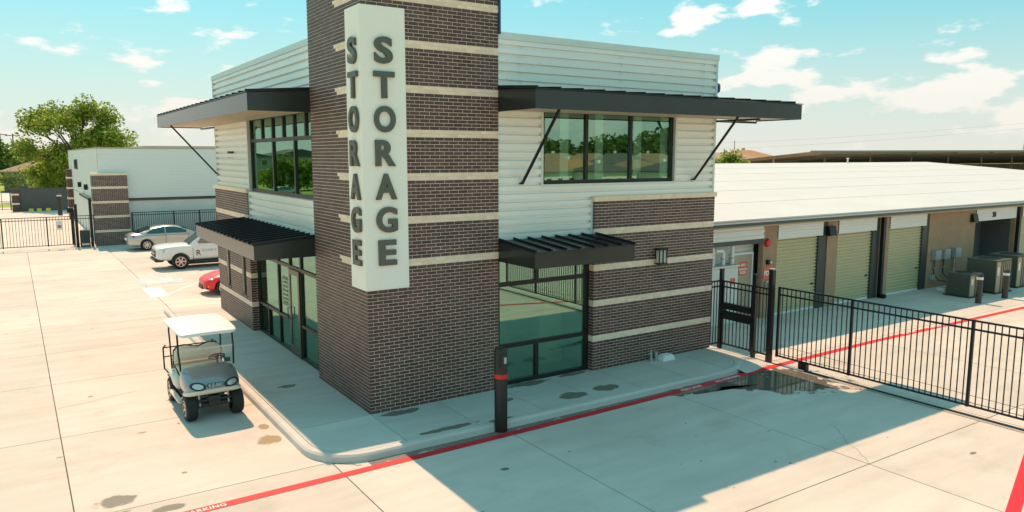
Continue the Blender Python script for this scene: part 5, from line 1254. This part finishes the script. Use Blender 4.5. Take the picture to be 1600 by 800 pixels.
# houses behind the white roof, right
house('tan_house', 133, 106, 18, 12, 4.5, 2.1, 'tan hip roofed house behind the white storage roof', STUCCO, mat('tan_roof', (.42, .29, .18), .9, var=.15), group='houses', rot=R(-8))
house('orange_house', 149, 114, 17, 12, 4.9, 2.4, 'orange roofed house behind the tan one', STUCCO, SHING2, group='houses', rot=R(-8))
house('orange_house', 166, 108, 15, 10, 3.9, 1.9, 'smaller orange brown house at the end of the row', STUCCO, SHING, group='houses', rot=R(-8))
house('grey_house', 230, 150, 16, 10, 4.2, 2.4, 'grey hip roofed house far behind the orange roofs', STUCCO, GREYW, group='houses')
house('orange_house', 262, 150, 20, 10, 3.9, 2.2, 'low brown roofed house far behind beside the round tree', STUCCO, SHING, group='houses')
# long open carport behind
cpo = root('parking_carport', (130, 62, -.25), 'long brown open carport rising behind the white storage roof', 'carport')
MB().hexa([(100, 60, 6.15), (320, 60, 7.3), (320, 98, 3.4), (108, 98, 3.2), (100, 60, 6.22), (320, 60, 7.37), (320, 98, 3.5), (108, 98, 3.3)]).build('roof', CARPORT, cpo)
MB().hexa([(99.8, 59.6, 6.1), (320, 59.6, 7.25), (320, 59.99, 7.25), (99.8, 59.99, 6.1), (99.8, 59.6, 6.38), (320, 59.6, 7.6), (320, 59.99, 7.6), (99.8, 59.99, 6.38)]).build('fascia', mat('carport_fascia', (.22, .25, .23), .6), cpo)
CST = mat('carport_steel', (.46, .34, .24), .7)
for k in range(9):
    y = 62+k*4.0; z = 6.08-(y-60)*.0775
    MB().bar((101+(y-60)*.2, y, z), (318, y, z+1.12), .14, .16).build('purlin', CST, cpo)
for k in range(15):
    x = 104+k*14.5; dz = (x-100)*.00523; MB().bar((x, 61, 5.95+dz), (x+4, 97, 3.1+dz), .25, .3).build('rafter', CST, cpo)
    MB().box(x-.12, x+.12, 70, 70.25, -.3, 5.2+dz).build('post', CST, cpo)
MB().box(106, 320, 98, 98.3, -.3, 3.25).build('rear_wall', CARPORT, cpo)
yd = MB().box(62.5, 330, 38, 100, -.36, -.28); tag(yd.build('bounce_sheet', CONC), kind='structure', label='concrete sheet added to bounce light up under the far carport')  # unseen paving, added so bounced light brightens the carport underside
# poles, wires, pylon
def pole(x, y, h, label, arms=True, r_=.16):
    p = root('utility_pole', (x, y, -.3), label, 'utility pole', 'utility poles'); MB().tube([(x, y, -.3), (x, y, h)], [r_, r_*.7], 8).build('shaft', WOOD, p)
    if arms: MB().box(x-1.4, x+1.4, y-.08, y+.08, h-.5, h-.34).build('crossarm', WOOD, p)
    return p
pole(-7.6, 190, 10.7, 'wooden utility pole with crossarm at the far left edge'); pole(-5.2, 185, 10.4, 'second wooden utility pole beside the far left one'); pole(.2, 122, 8.0, 'dark utility pole beside the brown house roof', False, .2); pole(155, 122, 9.6, 'thin pole beside the orange roofs', False, .12)
wires = root('power_line', (120, 300, 15), 'faint power line wires crossing the sky at right', 'wire')
for dz in (0, -3.2):
    pts_ = []
    for k in range(25):
        t = k/24; pts_.append((150+259*t, 330-171*t, 10.5+9.5*t+dz*(1-.2*t)+1.5-5*math.sin(math.pi*t)))
    MB().tube(pts_, .035, 4).build('wire', GREY, wires)
px_, py_ = 409.5, 157.5
py = root('pylon', (px_, py_, -.3), 'steel lattice power pylon at the right picture edge', 'pylon')
b = MB(); H_ = 22
for s_ in (-1, 1):
    for q in (-1, 1): b.bar((px_+s_*2, py_+q*2, -.3), (px_+s_*.4, py_+q*.4, H_), .16)
    b.bar((px_-2.2, py_+s_*.4, 20.0), (px_+2.2, py_+s_*.4, 20.0), .14); b.bar((px_-3, py_+s_*.5, 16), (px_+3, py_+s_*.5, 16), .14); b.bar((px_-2.2, py_+s_*.6, 12), (px_+2.2, py_+s_*.6, 12), .14)
for k in range(9):
    z0, z1 = k*H_/9, (k+1)*H_/9; w0, w1 = 2-1.6*z0/H_, 2-1.6*z1/H_
    for q in (-1, 1): b.bar((px_-w0, py_+q*w0, z0), (px_+w1, py_+q*w1, z1), .1); b.bar((px_+w0, py_+q*w0, z0), (px_-w1, py_+q*w1, z1), .1)
b.build('lattice', GREYW, py)

# ------------------------------------------------------------------ the street side that the glass reflects
road = MB().add([(-400, -48, -.285), (700, -48, -.285), (700, -36, -.285), (-400, -36, -.285)], [(0, 1, 2, 3)]); tag(road.build('street', ASPH), kind='structure', label='grey street in front of the site, behind the viewer')
def mirror_at(th, D): return (-6.0+D*math.cos(R(th)), 14.9-D*math.sin(R(th)))
hl = [(54.4, 128, SHING, WHITE), (52.0, 140, SHING2, WHITE), (49.8, 130, GREYW, WHITE), (47.4, 142, SHING, WHITE), (45.0, 132, GREYW, WHITE), (42.6, 140, SHING, STUCCO), (53.2, 172, SHING, WHITE), (50.8, 176, SHING, WHITE), (48.6, 170, GREYW, WHITE), (46.2, 174, SHING, WHITE)]
nms = ('first', 'second', 'third', 'fourth', 'fifth', 'sixth', 'seventh', 'eighth', 'ninth', 'tenth')
for k, (th, D, rm, wm) in enumerate(hl):
    x, y = mirror_at(th, D); house('street_house', x, y, (9.5, 11, 8.5, 10, 9, 10)[k % 6] if k < 6 else 13, 8, 3.3 if k < 6 else 4.2, (1.5, 2.0, 1.3, 1.9, 1.5, 1.7)[k % 6] if k < 6 else 2.2, 'low house across the street, %s of the row mirrored in the upper window' % nms[k], wm, rm, rot=R(180+(th-90)*.5+k*7), group='houses across the street')
for k, (th, D, h, rx) in enumerate([(55.5, 190, 9.5, 9), (53.8, 205, 8.6, 9), (51.8, 210, 8.2, 9), (49.6, 204, 8.8, 9), (47.6, 196, 10.5, 10), (46, 188, 11.5, 11), (44.2, 185, 12, 11), (42.5, 190, 11, 10)]):
    x, y = mirror_at(th, D); tree('street_tree', (x, y, -.3), h, (rx, rx*.7, h*.42), 'dark leafy tree behind the houses across the street, %s of the row' % nms[k], LEAF2, 3000, 1.3, 60+k, .35, 11, group='trees across the street', clump=2.6, zlow=.1, fork=.15)
# side street with trees and flats, reflected by the left upper window
rd2 = MB().add([(-400, 92, -.285), (-14, 92, -.285), (-14, 99, -.285), (-400, 99, -.285)], [(0, 1, 2, 3)]); tag(rd2.build('side_street', ASPH), kind='structure', label='grey side street beyond the left lawn')
for k, (x, y, h, rx) in enumerate([(-24, 112, 4.6, 5), (-32, 114, 5.0, 5.5), (-41, 112, 4.7, 5), (-50, 116, 5.0, 6), (-20, 124, 4.5, 4.5)]):
    tree('verge_tree', (x, y, -.3), h, (rx, rx*.8, h*.45), 'bright leafy tree on the verge before the flats, %s in the row' % ('first', 'second', 'third', 'fourth', 'fifth')[k], LEAF1, 3600, .6, 80+k, .25, 9, group='verge trees before the flats', clump=1.8, zlow=.1, fork=.15)
ap_ = root('apartment_block', (-50, 170, -.3), 'long grey two storey apartment block beyond the verge trees', 'building')
MB().box(-90, -14, 165, 178, -.3, 5.4).build('wall', APTW, ap_)
for k in range(5):
    x0 = -90+k*15.2; MB().prism([(x0-.5, 5.4), (x0+15.7, 5.4), (x0+7.6, 7.2)], 'y', 164.5, 178.5).build('roof', GREYW, ap_)
for i in range(22):
    for j in range(2):
        x = -88+i*3.4; w_ = MB().box(x, x+1.5, 164.9, 165.05, .7+j*2.6, 2.1+j*2.6).build('window', WHITE, ap_); MB().box(x+.1, x+1.4, 164.86, 164.92, .8+j*2.6, 2.0+j*2.6).build('pane', CGLASS, w_)
sedan('street_car', (-26.5, 95.5, -.28), R(180), 'silver car on the side street, reflected in the left window', SILVER, 'cars on the side street')
sedan('street_car', (-34.5, 95.5, -.28), R(180), 'white car on the side street, reflected in the left window', WHITEP, 'cars on the side street')
